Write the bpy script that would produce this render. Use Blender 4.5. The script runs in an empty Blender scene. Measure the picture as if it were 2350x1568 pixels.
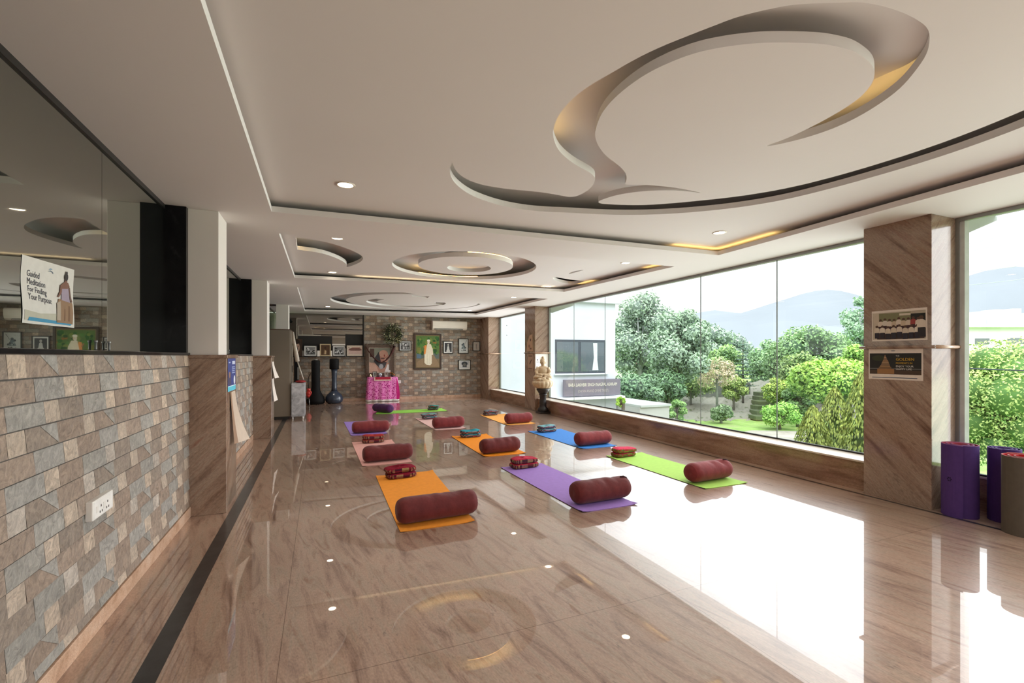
import bpy, bmesh, math, random
from mathutils import Vector, Matrix
R = math.radians
sc = bpy.context.scene
C = sc.collection

# ------------------------------------------------------------------ camera frame
F_PX, CX, CY, EYE = 1058.0, 1175.0, 818.0, 1.36
TH = math.atan2(440, 1058)
SN, CS = math.sin(TH), math.cos(TH)
def at(u, d, v=None):
    """world point in the garden seen at picture column u, depth d (and row v)"""
    l = (u - CX) / F_PX * d
    z = EYE if v is None else EYE + (CY - v) / F_PX * d
    return Vector((d * SN + l * CS, d * CS - l * SN, z))

cam = bpy.data.cameras.new('camera')
cam.sensor_width = 36
cam.lens = 36 * F_PX / 2350
cam.shift_y = (CY - 784) / 2350
cam.clip_start = .05
cam.clip_end = 5000
co = bpy.data.objects.new('camera', cam)
co.location = (0, 0, EYE)
co.rotation_euler = (math.pi / 2, 0, -TH)
C.objects.link(co)
sc.camera = co

# ------------------------------------------------------------------ materials
MATS = {}
def newmat(name):
    m = bpy.data.materials.new(name)
    m.use_nodes = True
    nt = m.node_tree
    return m, nt, nt.nodes['Principled BSDF']
def L(nt, a, b): nt.links.new(a, b)
def rgb(c): return (c[0], c[1], c[2], 1)
def s2l(*c):
    return tuple(((x / 255) / 12.92 if x / 255 <= .04045 else ((x / 255 + .055) / 1.055) ** 2.4) for x in c)

def mat(name, col, rough=.5, var=.08, scale=12, metal=0, bump=0, spec=.5, sheen=0, vc=False, emit=0):
    if name in MATS: return MATS[name]
    m, nt, p = newmat(name)
    n = nt.nodes
    tc = n.new('ShaderNodeTexCoord')
    nz = n.new('ShaderNodeTexNoise'); nz.inputs['Scale'].default_value = scale; nz.inputs['Detail'].default_value = 4
    L(nt, tc.outputs['Object'], nz.inputs['Vector'])
    mr = n.new('ShaderNodeMapRange'); mr.inputs['To Min'].default_value = 1 - var; mr.inputs['To Max'].default_value = 1 + var
    mr.inputs['From Min'].default_value = .3; mr.inputs['From Max'].default_value = .7
    L(nt, nz.outputs['Fac'], mr.inputs['Value'])
    vm = n.new('ShaderNodeVectorMath'); vm.operation = 'SCALE'
    L(nt, mr.outputs[0], vm.inputs['Scale'])
    if vc:
        a = n.new('ShaderNodeAttribute'); a.attribute_name = 'Col'
        L(nt, a.outputs['Color'], vm.inputs[0])
    else:
        vm.inputs[0].default_value = col
    L(nt, vm.outputs[0], p.inputs['Base Color'])
    p.inputs['Roughness'].default_value = rough
    p.inputs['Metallic'].default_value = metal
    p.inputs['Specular IOR Level'].default_value = spec
    if sheen:
        p.inputs['Sheen Weight'].default_value = sheen
    if emit:
        L(nt, vm.outputs[0], p.inputs['Emission Color']); p.inputs['Emission Strength'].default_value = emit
    if bump:
        b = n.new('ShaderNodeBump'); b.inputs['Strength'].default_value = bump; b.inputs['Distance'].default_value = .01
        L(nt, nz.outputs['Fac'], b.inputs['Height']); L(nt, b.outputs[0], p.inputs['Normal'])
    MATS[name] = m
    return m

def emis(name, col, s):
    if name in MATS: return MATS[name]
    m, nt, p = newmat(name)
    p.inputs['Base Color'].default_value = rgb(col)
    p.inputs['Emission Color'].default_value = rgb(col)
    p.inputs['Emission Strength'].default_value = s
    MATS[name] = m
    return m

def stone(name, stops, rot=(0, 0, 0), stretch=(1, 1, 1), scale=3, rough=.25, spec=.5, speck=.25, gloss=None, joints=None, speckcol=(.10, .055, .035), dist=.6):
    """veined granite: stretched noise through a ramp, plus small dark specks"""
    m, nt, p = newmat(name)
    n = nt.nodes
    tc = n.new('ShaderNodeTexCoord')
    mp = n.new('ShaderNodeMapping'); mp.vector_type = 'TEXTURE'; mp.inputs['Rotation'].default_value = rot; mp.inputs['Scale'].default_value = stretch
    L(nt, tc.outputs['Object'], mp.inputs['Vector'])
    nz = n.new('ShaderNodeTexNoise'); nz.inputs['Scale'].default_value = scale; nz.inputs['Detail'].default_value = 8
    nz.inputs['Roughness'].default_value = .62; nz.inputs['Distortion'].default_value = dist
    L(nt, mp.outputs[0], nz.inputs['Vector'])
    cr = n.new('ShaderNodeValToRGB')
    el = cr.color_ramp.elements
    while len(el) < len(stops): el.new(.5)
    for e, (pos, c) in zip(el, stops):
        e.position = pos; e.color = rgb(c)
    L(nt, nz.outputs['Fac'], cr.inputs['Fac'])
    n2 = n.new('ShaderNodeTexNoise'); n2.inputs['Scale'].default_value = scale * 7; n2.inputs['Detail'].default_value = 6; n2.inputs['Roughness'].default_value = .7
    mp2 = n.new('ShaderNodeMapping'); mp2.vector_type = 'TEXTURE'; mp2.inputs['Rotation'].default_value = rot; mp2.inputs['Scale'].default_value = [math.sqrt(q) for q in stretch]
    L(nt, tc.outputs['Object'], mp2.inputs['Vector']); L(nt, mp2.outputs[0], n2.inputs['Vector'])
    r2 = n.new('ShaderNodeMapRange'); r2.inputs['From Min'].default_value = .55; r2.inputs['From Max'].default_value = .72
    r2.inputs['To Max'].default_value = speck
    L(nt, n2.outputs['Fac'], r2.inputs['Value'])
    # second large patchiness
    n3 = n.new('ShaderNodeTexNoise'); n3.inputs['Scale'].default_value = .9; n3.inputs['Detail'].default_value = 3
    L(nt, tc.outputs['Object'], n3.inputs['Vector'])
    r3 = n.new('ShaderNodeMapRange'); r3.inputs['From Min'].default_value = .3; r3.inputs['From Max'].default_value = .7
    r3.inputs['To Min'].default_value = .86; r3.inputs['To Max'].default_value = 1.14
    L(nt, n3.outputs['Fac'], r3.inputs['Value'])
    mx = n.new('ShaderNodeMix'); mx.data_type = 'RGBA'
    n4 = n.new('ShaderNodeTexNoise'); n4.inputs['Scale'].default_value = 2.3; n4.inputs['Detail'].default_value = 5   # specks come in clusters
    L(nt, mp2.outputs[0], n4.inputs['Vector'])
    r4 = n.new('ShaderNodeMapRange'); r4.inputs['From Min'].default_value = .40; r4.inputs['From Max'].default_value = .62
    L(nt, n4.outputs['Fac'], r4.inputs['Value'])
    gt = n.new('ShaderNodeMath'); gt.operation = 'MULTIPLY'; L(nt, r2.outputs[0], gt.inputs[0]); L(nt, r4.outputs[0], gt.inputs[1])
    L(nt, gt.outputs[0], mx.inputs['Factor']); L(nt, cr.outputs[0], mx.inputs['A'])
    mx.inputs['B'].default_value = rgb(speckcol)
    vm = n.new('ShaderNodeVectorMath'); vm.operation = 'SCALE'
    n5 = n.new('ShaderNodeTexNoise'); n5.inputs['Scale'].default_value = scale * 26; n5.inputs['Detail'].default_value = 3   # fine grain
    L(nt, mp2.outputs[0], n5.inputs['Vector'])
    r5 = n.new('ShaderNodeMapRange'); r5.inputs['From Min'].default_value = .3; r5.inputs['From Max'].default_value = .7
    r5.inputs['To Min'].default_value = .84; r5.inputs['To Max'].default_value = 1.16
    L(nt, n5.outputs['Fac'], r5.inputs['Value'])
    g2 = n.new('ShaderNodeMath'); g2.operation = 'MULTIPLY'; L(nt, r3.outputs[0], g2.inputs[0]); L(nt, r5.outputs[0], g2.inputs[1])
    L(nt, mx.outputs['Result'], vm.inputs[0]); L(nt, g2.outputs[0], vm.inputs['Scale'])
    colout = vm.outputs[0]
    if joints:
        br = n.new('ShaderNodeTexBrick')
        br.inputs['Scale'].default_value = 1
        br.inputs['Brick Width'].default_value = joints[0]; br.inputs['Row Height'].default_value = joints[1]
        br.inputs['Mortar Size'].default_value = .0022; br.offset = joints[2] if len(joints) > 2 else 0
        br.inputs['Color1'].default_value = (1, 1, 1, 1); br.inputs['Color2'].default_value = (.93, .93, .93, 1); br.inputs['Mortar'].default_value = (.5, .45, .42, 1)
        m2 = n.new('ShaderNodeMapping'); m2.inputs['Location'].default_value = joints[3] if len(joints) > 3 else (0, 0, 0)
        L(nt, tc.outputs['Object'], m2.inputs['Vector']); L(nt, m2.outputs[0], br.inputs['Vector'])
        ml = n.new('ShaderNodeVectorMath'); ml.operation = 'MULTIPLY'
        L(nt, colout, ml.inputs[0]); L(nt, br.outputs['Color'], ml.inputs[1])
        colout = ml.outputs[0]
    L(nt, colout, p.inputs['Base Color'])
    p.inputs['Roughness'].default_value = rough
    p.inputs['Specular IOR Level'].default_value = spec
    if gloss:
        p.inputs['Coat Weight'].default_value = 1
        p.inputs['Coat Roughness'].default_value = gloss[0]
        p.inputs['Coat IOR'].default_value = gloss[1]
    MATS[name] = m
    return m

def schlick(nt, f0, scale=1.0):
    """two-sided Schlick reflectance from the facing angle"""
    n = nt.nodes
    lw = n.new('ShaderNodeLayerWeight'); lw.inputs['Blend'].default_value = .5
    pw = n.new('ShaderNodeMath'); pw.operation = 'POWER'; pw.inputs[1].default_value = 5
    L(nt, lw.outputs['Facing'], pw.inputs[0])
    mr = n.new('ShaderNodeMapRange'); mr.inputs['To Min'].default_value = f0; mr.inputs['To Max'].default_value = scale
    L(nt, pw.outputs[0], mr.inputs['Value'])
    return mr.outputs[0]

def glass(name, tint, f0=.06, top=.8):
    m, nt, p = newmat(name)
    n = nt.nodes
    n.remove(p)
    out = n['Material Output']
    tr = n.new('ShaderNodeBsdfTransparent'); tr.inputs[0].default_value = rgb(tint)
    gl = n.new('ShaderNodeBsdfGlossy'); gl.inputs['Roughness'].default_value = .0
    mx = n.new('ShaderNodeMixShader')
    L(nt, schlick(nt, f0, top), mx.inputs[0]); L(nt, tr.outputs[0], mx.inputs[1]); L(nt, gl.outputs[0], mx.inputs[2])
    L(nt, mx.outputs[0], out.inputs['Surface'])
    MATS[name] = m
    return m

def darkglass(name, tint, base, fac):
    """tinted glazing with a dark room behind: half mirror, half black"""
    m, nt, p = newmat(name)
    n = nt.nodes
    p.inputs['Base Color'].default_value = rgb(base); p.inputs['Roughness'].default_value = .05
    out = n['Material Output']
    gl = n.new('ShaderNodeBsdfGlossy'); gl.inputs['Roughness'].default_value = .0; gl.inputs['Color'].default_value = rgb(tint)
    mx = n.new('ShaderNodeMixShader')
    L(nt, schlick(nt, fac), mx.inputs[0]); L(nt, p.outputs[0], mx.inputs[1]); L(nt, gl.outputs[0], mx.inputs[2])
    L(nt, mx.outputs[0], out.inputs['Surface'])
    MATS[name] = m
    return m

def tilemat():
    m, nt, p = newmat('stone_tile')
    n = nt.nodes
    a = n.new('ShaderNodeAttribute'); a.attribute_name = 'Col'
    tc = n.new('ShaderNodeTexCoord')
    mp = n.new('ShaderNodeMapping'); mp.vector_type = 'TEXTURE'; mp.inputs['Rotation'].default_value = (R(10), R(-40), R(52)); mp.inputs['Scale'].default_value = (1.0, .36, .36)
    L(nt, tc.outputs['Object'], mp.inputs['Vector'])
    nz = n.new('ShaderNodeTexNoise'); nz.inputs['Scale'].default_value = 11; nz.inputs['Detail'].default_value = 9; nz.inputs['Roughness'].default_value = .72
    nz.inputs['Distortion'].default_value = 1.5
    L(nt, mp.outputs[0], nz.inputs['Vector'])
    mr = n.new('ShaderNodeMapRange'); mr.inputs['From Min'].default_value = .3; mr.inputs['From Max'].default_value = .7
    mr.inputs['To Min'].default_value = .48; mr.inputs['To Max'].default_value = 1.42
    L(nt, nz.outputs['Fac'], mr.inputs['Value'])
    vm = n.new('ShaderNodeVectorMath'); vm.operation = 'SCALE'
    L(nt, a.outputs['Color'], vm.inputs[0]); L(nt, mr.outputs[0], vm.inputs['Scale'])
    L(nt, vm.outputs[0], p.inputs['Base Color'])
    b = n.new('ShaderNodeBump'); b.inputs['Strength'].default_value = .5; b.inputs['Distance'].default_value = .012
    L(nt, nz.outputs['Fac'], b.inputs['Height']); L(nt, b.outputs[0], p.inputs['Normal'])
    p.inputs['Roughness'].default_value = .34
    MATS['tile'] = m
    return m

def fabric(name, stops, scale, rough=.85):
    """printed cloth: voronoi motifs through a ramp"""
    m, nt, p = newmat(name)
    n = nt.nodes
    tc = n.new('ShaderNodeTexCoord')
    v = n.new('ShaderNodeTexVoronoi'); v.inputs['Scale'].default_value = scale; v.distance = 'MANHATTAN'
    L(nt, tc.outputs['Object'], v.inputs['Vector'])
    nz = n.new('ShaderNodeTexNoise'); nz.inputs['Scale'].default_value = scale * 1.4; nz.inputs['Detail'].default_value = 3
    L(nt, tc.outputs['Object'], nz.inputs['Vector'])
    ad = n.new('ShaderNodeMath'); ad.operation = 'MULTIPLY_ADD'; ad.inputs[1].default_value = .75
    L(nt, v.outputs['Distance'], ad.inputs[0]); L(nt, nz.outputs['Fac'], ad.inputs[2])
    cr = n.new('ShaderNodeValToRGB'); el = cr.color_ramp.elements
    while len(el) < len(stops): el.new(.5)
    for e, (pos, c) in zip(el, stops): e.position = pos; e.color = rgb(c)
    L(nt, ad.outputs[0], cr.inputs['Fac']); L(nt, cr.outputs[0], p.inputs['Base Color'])
    p.inputs['Roughness'].default_value = rough; p.inputs['Specular IOR Level'].default_value = .2
    MATS[name] = m
    return m

VC = mat('printed_paper', (1, 1, 1), .6, .04, 30, vc=True)
VCG = mat('print_under_glass', (1, 1, 1), .25, .08, 40, vc=True)
LEAF = mat('leaf', (1, 1, 1), .6, .25, 1.5, vc=True, spec=.3)
MATV = mat('mat_foam', (1, 1, 1), .75, .05, 25, vc=True, spec=.25)
WALLP = mat('wall_paint', s2l(226, 220, 214), .7, .015, 2)
CEIL = mat('ceiling_paint', (.80, .775, .765), .75, .012, 1.2, spec=.2)
BLACKG = stone('black_granite', [(.3, (.006, .006, .007)), (.6, (.010, .010, .011)), (.8, (.03, .03, .032))], scale=6, rough=.10, spec=.12, speck=.05, speckcol=(.03, .03, .03))
FLOOR = stone('polished_floor', [(.28, s2l(112, 82, 66)), (.40, s2l(150, 122, 106)), (.5, s2l(172, 143, 124)), (.58, s2l(164, 142, 124)), (.70, s2l(142, 104, 84))],
              rot=(0, 0, R(9)), stretch=(.20, 1.3, 1), scale=2.4, rough=.28, spec=.3, speck=.85, gloss=(.012, 1.66), joints=(2.05, 2.6, 0, (.17, .5, 0)), speckcol=(.13, .085, .065), dist=.9)
STRIP = stone('strip_granite', [(.3, (.012, .012, .013)), (.7, (.03, .03, .032))], scale=8, rough=.3, spec=.2, speck=.1, gloss=(.2, 1.35), speckcol=(.07, .07, .07))
PILST = stone('pillar_granite', [(.3, s2l(104, 78, 62)), (.44, s2l(144, 118, 100)), (.56, s2l(158, 136, 118)), (.72, s2l(140, 102, 84))],
              rot=(0, R(35.26), R(45)), stretch=(.13, 1.5, 1.5), scale=2.0, rough=.12, spec=.5, speck=.7, dist=.25)
SILLST = stone('sill_granite', [(.3, s2l(112, 80, 60)), (.5, s2l(146, 114, 92)), (.7, s2l(160, 130, 108))], rot=(0, R(75), R(0)), stretch=(.2, 1.4, 1.4), scale=2.0, rough=.15, speck=.5, dist=.4)
SKIRT = stone('skirting_granite', [(.3, s2l(176, 138, 110)), (.5, s2l(206, 172, 146)), (.7, s2l(216, 188, 166))], scale=6, rough=.2, speck=.3)
TILE = tilemat()
GROUT = mat('grout', s2l(112, 108, 100), .9, .1, 30)
WINGL = glass('window_glass', (.965, .985, .98), .05, .7)
DARKGL = darkglass('tinted_glass', (.80, .84, .76), (.012, .013, .012), .34)
MIRGL = darkglass('back_glass', (.66, .62, .54), (.02, .019, .017), .42)
ALU = mat('window_metal', s2l(150, 150, 148), .35, .04, 20, metal=.6)
DARKM = mat('dark_metal', s2l(40, 38, 36), .4, .05, 20, metal=.3)

# ------------------------------------------------------------------ mesh builder
class MB:
    def __init__(s): s.v = []; s.f = []; s.c = []; s.s = []
    def add(s, vs, fs, col=(1, 1, 1), smooth=False):
        o = len(s.v)
        s.v += [tuple(p) for p in vs]
        s.f += [[i + o for i in f] for f in fs]
        s.c += [col] * len(fs) if not (isinstance(col, list)) else col
        s.s += [smooth] * len(fs)
        return s
    def box(s, x0, x1, y0, y1, z0, z1, col=(1, 1, 1)):
        v = [(x, y, z) for z in (z0, z1) for x, y in ((x0, y0), (x1, y0), (x1, y1), (x0, y1))]
        return s.add(v, [(3, 2, 1, 0), (4, 5, 6, 7), (0, 1, 5, 4), (1, 2, 6, 5), (2, 3, 7, 6), (3, 0, 4, 7)], col)
    def obox(s, c, ax, ay, az, hx, hy, hz, col=(1, 1, 1)):
        c, ax, ay, az = Vector(c), Vector(ax), Vector(ay), Vector(az)
        v = [c + ax * (hx * sx) + ay * (hy * sy) + az * (hz * sz) for sz in (-1, 1) for sx, sy in ((-1, -1), (1, -1), (1, 1), (-1, 1))]
        return s.add(v, [(3, 2, 1, 0), (4, 5, 6, 7), (0, 1, 5, 4), (1, 2, 6, 5), (2, 3, 7, 6), (3, 0, 4, 7)], col)
    def lathe(s, prof, n=24, ctr=(0, 0, 0), col=(1, 1, 1), smooth=True, caps=True):
        v = []
        for r, z in prof:
            for k in range(n):
                a = 2 * math.pi * k / n
                v.append((ctr[0] + r * math.cos(a), ctr[1] + r * math.sin(a), ctr[2] + z))
        f = []
        for i in range(len(prof) - 1):
            for k in range(n):
                k2 = (k + 1) % n
                f.append((i * n + k, i * n + k2, (i + 1) * n + k2, (i + 1) * n + k))
        s.add(v, f, col, smooth)
        if caps:
            m = len(s.v) - len(v)
            s.f += [[m + k for k in range(n)][::-1], [m + (len(prof) - 1) * n + k for k in range(n)]]
            s.c += [col, col]; s.s += [False, False]
        return s
    def tube(s, pts, rad, n=8, col=(1, 1, 1), smooth=True):
        pts = [Vector(p) for p in pts]
        if not hasattr(rad, '__len__'): rad = [rad] * len(pts)
        v = []
        for i, p in enumerate(pts):
            d = (pts[min(i + 1, len(pts) - 1)] - pts[max(i - 1, 0)]).normalized()
            a = d.orthogonal().normalized() if abs(d.z) > .95 else d.cross(Vector((0, 0, 1))).normalized()
            b = d.cross(a)
            for k in range(n):
                t = 2 * math.pi * k / n
                v.append(p + (a * math.cos(t) + b * math.sin(t)) * rad[i])
        f = []
        for i in range(len(pts) - 1):
            for k in range(n):
                k2 = (k + 1) % n
                f.append((i * n + k, i * n + k2, (i + 1) * n + k2, (i + 1) * n + k))
        f += [tuple(range(n))[::-1], tuple((len(pts) - 1) * n + k for k in range(n))]
        return s.add(v, f, col, smooth)
    def ell(s, c, r, n=12, col=(1, 1, 1)):
        v = []; f = []
        m = n // 2 + 1
        for i in range(m + 1):
            t = math.pi * i / m
            for k in range(n):
                a = 2 * math.pi * k / n
                v.append((c[0] + r[0] * math.sin(t) * math.cos(a), c[1] + r[1] * math.sin(t) * math.sin(a), c[2] - r[2] * math.cos(t)))
        for i in range(m):
            for k in range(n):
                k2 = (k + 1) % n
                f.append((i * n + k, i * n + k2, (i + 1) * n + k2, (i + 1) * n + k))
        return s.add(v, f, col, True)
    def quad(s, a, b, c, d, col=(1, 1, 1)): return s.add([a, b, c, d], [(0, 1, 2, 3)], col)
    def build(s, name, m, parent=None, bev=0, seg=2):
        me = bpy.data.meshes.new(name)
        me.from_pydata([tuple(p) for p in s.v], [], s.f)
        at_ = me.color_attributes.new('Col', 'FLOAT_COLOR', 'CORNER')
        data = []
        for fi, f in enumerate(s.f):
            c = s.c[fi]
            data += [c[0], c[1], c[2], 1.0] * len(f)
        at_.data.foreach_set('color', data)
        me.polygons.foreach_set('use_smooth', s.s)
        me.materials.append(m)
        me.update()
        o = bpy.data.objects.new(name, me)
        C.objects.link(o)
        if parent: o.parent = parent
        if bev:
            b = o.modifiers.new('bevel', 'BEVEL'); b.width = bev; b.segments = seg; b.limit_method = 'ANGLE'
        return o

def tag(o, label, cat=None, group=None, kind=None):
    o['label'] = label
    if cat: o['category'] = cat
    if group: o['group'] = group
    if kind: o['kind'] = kind
    return o
def empty(name, loc=(0, 0, 0), rz=0):
    o = bpy.data.objects.new(name, None); o.location = loc; o.rotation_euler = (0, 0, rz); o.empty_display_size = .1
    C.objects.link(o); return o
def thing(name, label, cat, loc=(0, 0, 0), rz=0, group=None, kind=None):
    return tag(empty(name, loc, rz), label, cat, group, kind)
def struct(o, label, cat): return tag(o, label, cat, None, 'structure')
def bx(name, m, parent, x0, x1, y0, y1, z0, z1, bev=0, col=(1, 1, 1)):
    return MB().box(x0, x1, y0, y1, z0, z1, col).build(name, m, parent, bev)
def label(o, t): o['label'] = t; return o

def chaikin(p, it=2, closed=True):
    for _ in range(it):
        q = []
        for i in range(len(p) if closed else len(p) - 1):
            a, b = p[i], p[(i + 1) % len(p)]
            q += [(a[0] * .75 + b[0] * .25, a[1] * .75 + b[1] * .25), (a[0] * .25 + b[0] * .75, a[1] * .25 + b[1] * .75)]
        p = q
    return p
def circ(cx, cy, r, n=72, a0=0, a1=360):
    return [(cx + r * math.cos(R(a0 + (a1 - a0) * i / n)), cy + r * math.sin(R(a0 + (a1 - a0) * i / n))) for i in range(n if abs(a1 - a0) == 360 else n + 1)]
def plate(name, loops, z0, z1, m, parent=None):
    """flat board with holes (first loop the outline)"""
    cu = bpy.data.curves.new(name, 'CURVE'); cu.dimensions = '2D'; cu.fill_mode = 'BOTH'; cu.extrude = (z1 - z0) / 2
    for lp in loops:
        sp = cu.splines.new('POLY'); sp.points.add(len(lp) - 1); sp.use_cyclic_u = True
        for i, (x, y) in enumerate(lp): sp.points[i].co = (x, y, 0, 1)
    tmp = bpy.data.objects.new('tmp', cu); C.objects.link(tmp)
    dg = bpy.context.evaluated_depsgraph_get()
    me = bpy.data.meshes.new_from_object(tmp.evaluated_get(dg))
    bpy.data.objects.remove(tmp)
    for v in me.vertices: v.co.z += (z0 + z1) / 2
    for p in me.polygons: p.use_smooth = False
    me.materials.clear(); me.materials.append(m)
    o = bpy.data.objects.new(name, me); C.objects.link(o)
    if parent: o.parent = parent
    return o

def text(name, s, size, origin, ux, uy, m, parent, sx=1.0, align='LEFT', off=.0015):
    """flat lettering as a mesh; origin lower left (or centre), ux/uy the writing and up directions"""
    cu = bpy.data.curves.new(name, 'FONT'); cu.body = s; cu.size = size; cu.align_x = align; cu.resolution_u = 2
    tmp = bpy.data.objects.new('tmp', cu); C.objects.link(tmp)
    dg = bpy.context.evaluated_depsgraph_get()
    me = bpy.data.meshes.new_from_object(tmp.evaluated_get(dg)); bpy.data.objects.remove(tmp)
    ux, uy, o0 = Vector(ux).normalized(), Vector(uy).normalized(), Vector(origin)
    nn = ux.cross(uy)
    for v in me.vertices: v.co = o0 + ux * v.co.x * sx + uy * v.co.y + nn * off
    me.materials.clear(); me.materials.append(m)
    o = bpy.data.objects.new(name, me); C.objects.link(o); o.parent = parent
    return o

def picture(name, o, ux, uy, w, h, shapes, parent, m=VC, lift=.0006):
    """printed sheet: coloured polygons in 0..1 sheet coordinates, each a hair above the one before"""
    o, ux, uy = Vector(o), Vector(ux).normalized(), Vector(uy).normalized()
    nn = ux.cross(uy)
    b = MB()
    for k, (poly, col) in enumerate(shapes):
        b.add([o + ux * (p[0] * w) + uy * (p[1] * h) + nn * ((.0004 + .00007 * k)) for p in poly], [tuple(range(len(poly)))], col)
    return b.build(name, m, parent)
def rc(x0, y0, x1, y1): return [(x0, y0), (x1, y0), (x1, y1), (x0, y1)]
def disc(cx, cy, rx, ry=None, n=12):
    ry = ry or rx
    return [(cx + rx * math.cos(2 * math.pi * i / n), cy + ry * math.sin(2 * math.pi * i / n)) for i in range(n)]

# ------------------------------------------------------------------ world and light
w = bpy.data.worlds.new('sky'); sc.world = w; w.use_nodes = True
nt = w.node_tree; n = nt.nodes
bg = n['Background']
tc = n.new('ShaderNodeTexCoord'); sp = n.new('ShaderNodeSeparateXYZ'); L(nt, tc.outputs['Generated'], sp.inputs[0])
cr = n.new('ShaderNodeValToRGB'); el = cr.color_ramp.elements
el.new(.5); el.new(.6)
for e, (pos, c) in zip(el, [(0, (.5, .55, .5)), (.499, (.55, .6, .58)), (.505, (.95, .98, 1.0)), (1, (.93, .97, 1.0))]): e.position = pos; e.color = rgb(c)
ma = n.new('ShaderNodeMath'); ma.operation = 'MULTIPLY_ADD'; ma.inputs[1].default_value = .5; ma.inputs[2].default_value = .5
L(nt, sp.outputs['Z'], ma.inputs[0]); L(nt, ma.outputs[0], cr.inputs['Fac'])
nz = n.new('ShaderNodeTexNoise'); nz.inputs['Scale'].default_value = 3.5; nz.inputs['Detail'].default_value = 5
mpn = n.new('ShaderNodeMapping'); mpn.inputs['Scale'].default_value = (1, 1, 4)
L(nt, tc.outputs['Generated'], mpn.inputs['Vector']); L(nt, mpn.outputs[0], nz.inputs['Vector'])
# overcast sky: brighter towards the zenith
st = n.new('ShaderNodeMapRange'); st.inputs['From Min'].default_value = 0; st.inputs['From Max'].default_value = .75
st.inputs['To Min'].default_value = 1.02; st.inputs['To Max'].default_value = 3.6
L(nt, sp.outputs['Z'], st.inputs['Value'])
cl = n.new('ShaderNodeMapRange'); cl.inputs['From Min'].default_value = .35; cl.inputs['From Max'].default_value = .65
cl.inputs['To Min'].default_value = .82; cl.inputs['To Max'].default_value = 1.1
L(nt, nz.outputs['Fac'], cl.inputs['Value'])
mm = n.new('ShaderNodeMath'); mm.operation = 'MULTIPLY'; L(nt, st.outputs[0], mm.inputs[0]); L(nt, cl.outputs[0], mm.inputs[1])
L(nt, cr.outputs[0], bg.inputs['Color']); L(nt, mm.outputs[0], bg.inputs['Strength'])

def lamp(name, kind, loc, energy, col=(1, 1, 1), parent=None, **kw):
    l = bpy.data.lights.new(name, kind); l.energy = energy; l.color = col
    for k, v in kw.items(): setattr(l, k, v)
    o = bpy.data.objects.new(name, l); o.location = loc; C.objects.link(o)
    if parent: o.parent = parent
    return o

lamp('sun', 'SUN', (0, -20, 30), 1.7, (1, .97, .92), None, angle=R(35)).rotation_euler = Vector((.35, .62, -.72)).to_track_quat('-Z', 'Y').to_euler()
sc.view_settings.view_transform = 'Standard'
sc.view_settings.look = 'None'
sc.view_settings.exposure = 0
sc.cycles.use_denoising = True
sc.cycles.max_bounces = 8
sc.cycles.diffuse_bounces = 5
sc.cycles.glossy_bounces = 4
sc.cycles.transparent_max_bounces = 10
sc.cycles.sample_clamp_indirect = 8
sc.cycles.caustics_reflective = False
sc.cycles.caustics_refractive = False

# added fill lamps: at the windows to boost skylight, and behind and above camera
def softbox(loc, rot, sx, sy, energy, col=(1, 1, 1), spread=125):
    o = lamp('fill_light', 'AREA', loc, energy, col, None, shape='RECTANGLE', size=sx, size_y=sy, spread=R(spread))
    o.rotation_euler = rot
    return o
softbox((5.36, 6.68, 1.46), (0, R(90), 0), 2.2, 7.5, 122, (.96, .985, 1))
softbox((5.36, -.3, 1.46), (0, R(90), 0), 2.2, 5.2, 66, (.96, .985, 1))
softbox((5.36, 12.5, 1.46), (0, R(90), 0), 2.2, 2.8, 75, (.96, .985, 1))
softbox((2.0, -3.9, 1.3), (R(90), 0, 0), 5.5, 1.8, 22, (1, .985, .97), 170)
softbox((2.0, -1.2, 2.55), (0, 0, 0), 5.0, 3.6, 75, (1, .985, .97), 160)
# ================================================================== ROOM
Z0, ZP, ZR = 2.62, 2.72, 2.90          # soffit, tray panel, slab
XL, XG, XR, XW = -1.03, -1.20, 4.98, 5.38
YB, YN = 14.75, -4.0
struct(bx('floor', FLOOR, None, XL - .3, XW + .1, YN, YB + .1, -.12, 0), 'polished brown veined granite floor of the hall', 'floor')
struct(MB().add([(-.722, 1.2, .0012), (-.63, 1.2, .0012), (-.675, 13.9, .0012), (-.76, 13.9, .0012)], [(0, 1, 2, 3)]).build('trim_1', STRIP), 'black granite strip let into the floor along the left wall', 'floor strip')
struct(MB().add([(4.90, YN, .0012), (4.94, YN, .0012), (4.955, 13.9, .0012), (4.915, 13.9, .0012)], [(0, 1, 2, 3)]).build('trim_2', STRIP), 'thin dark granite line in the floor along the windows', 'floor strip')

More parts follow.
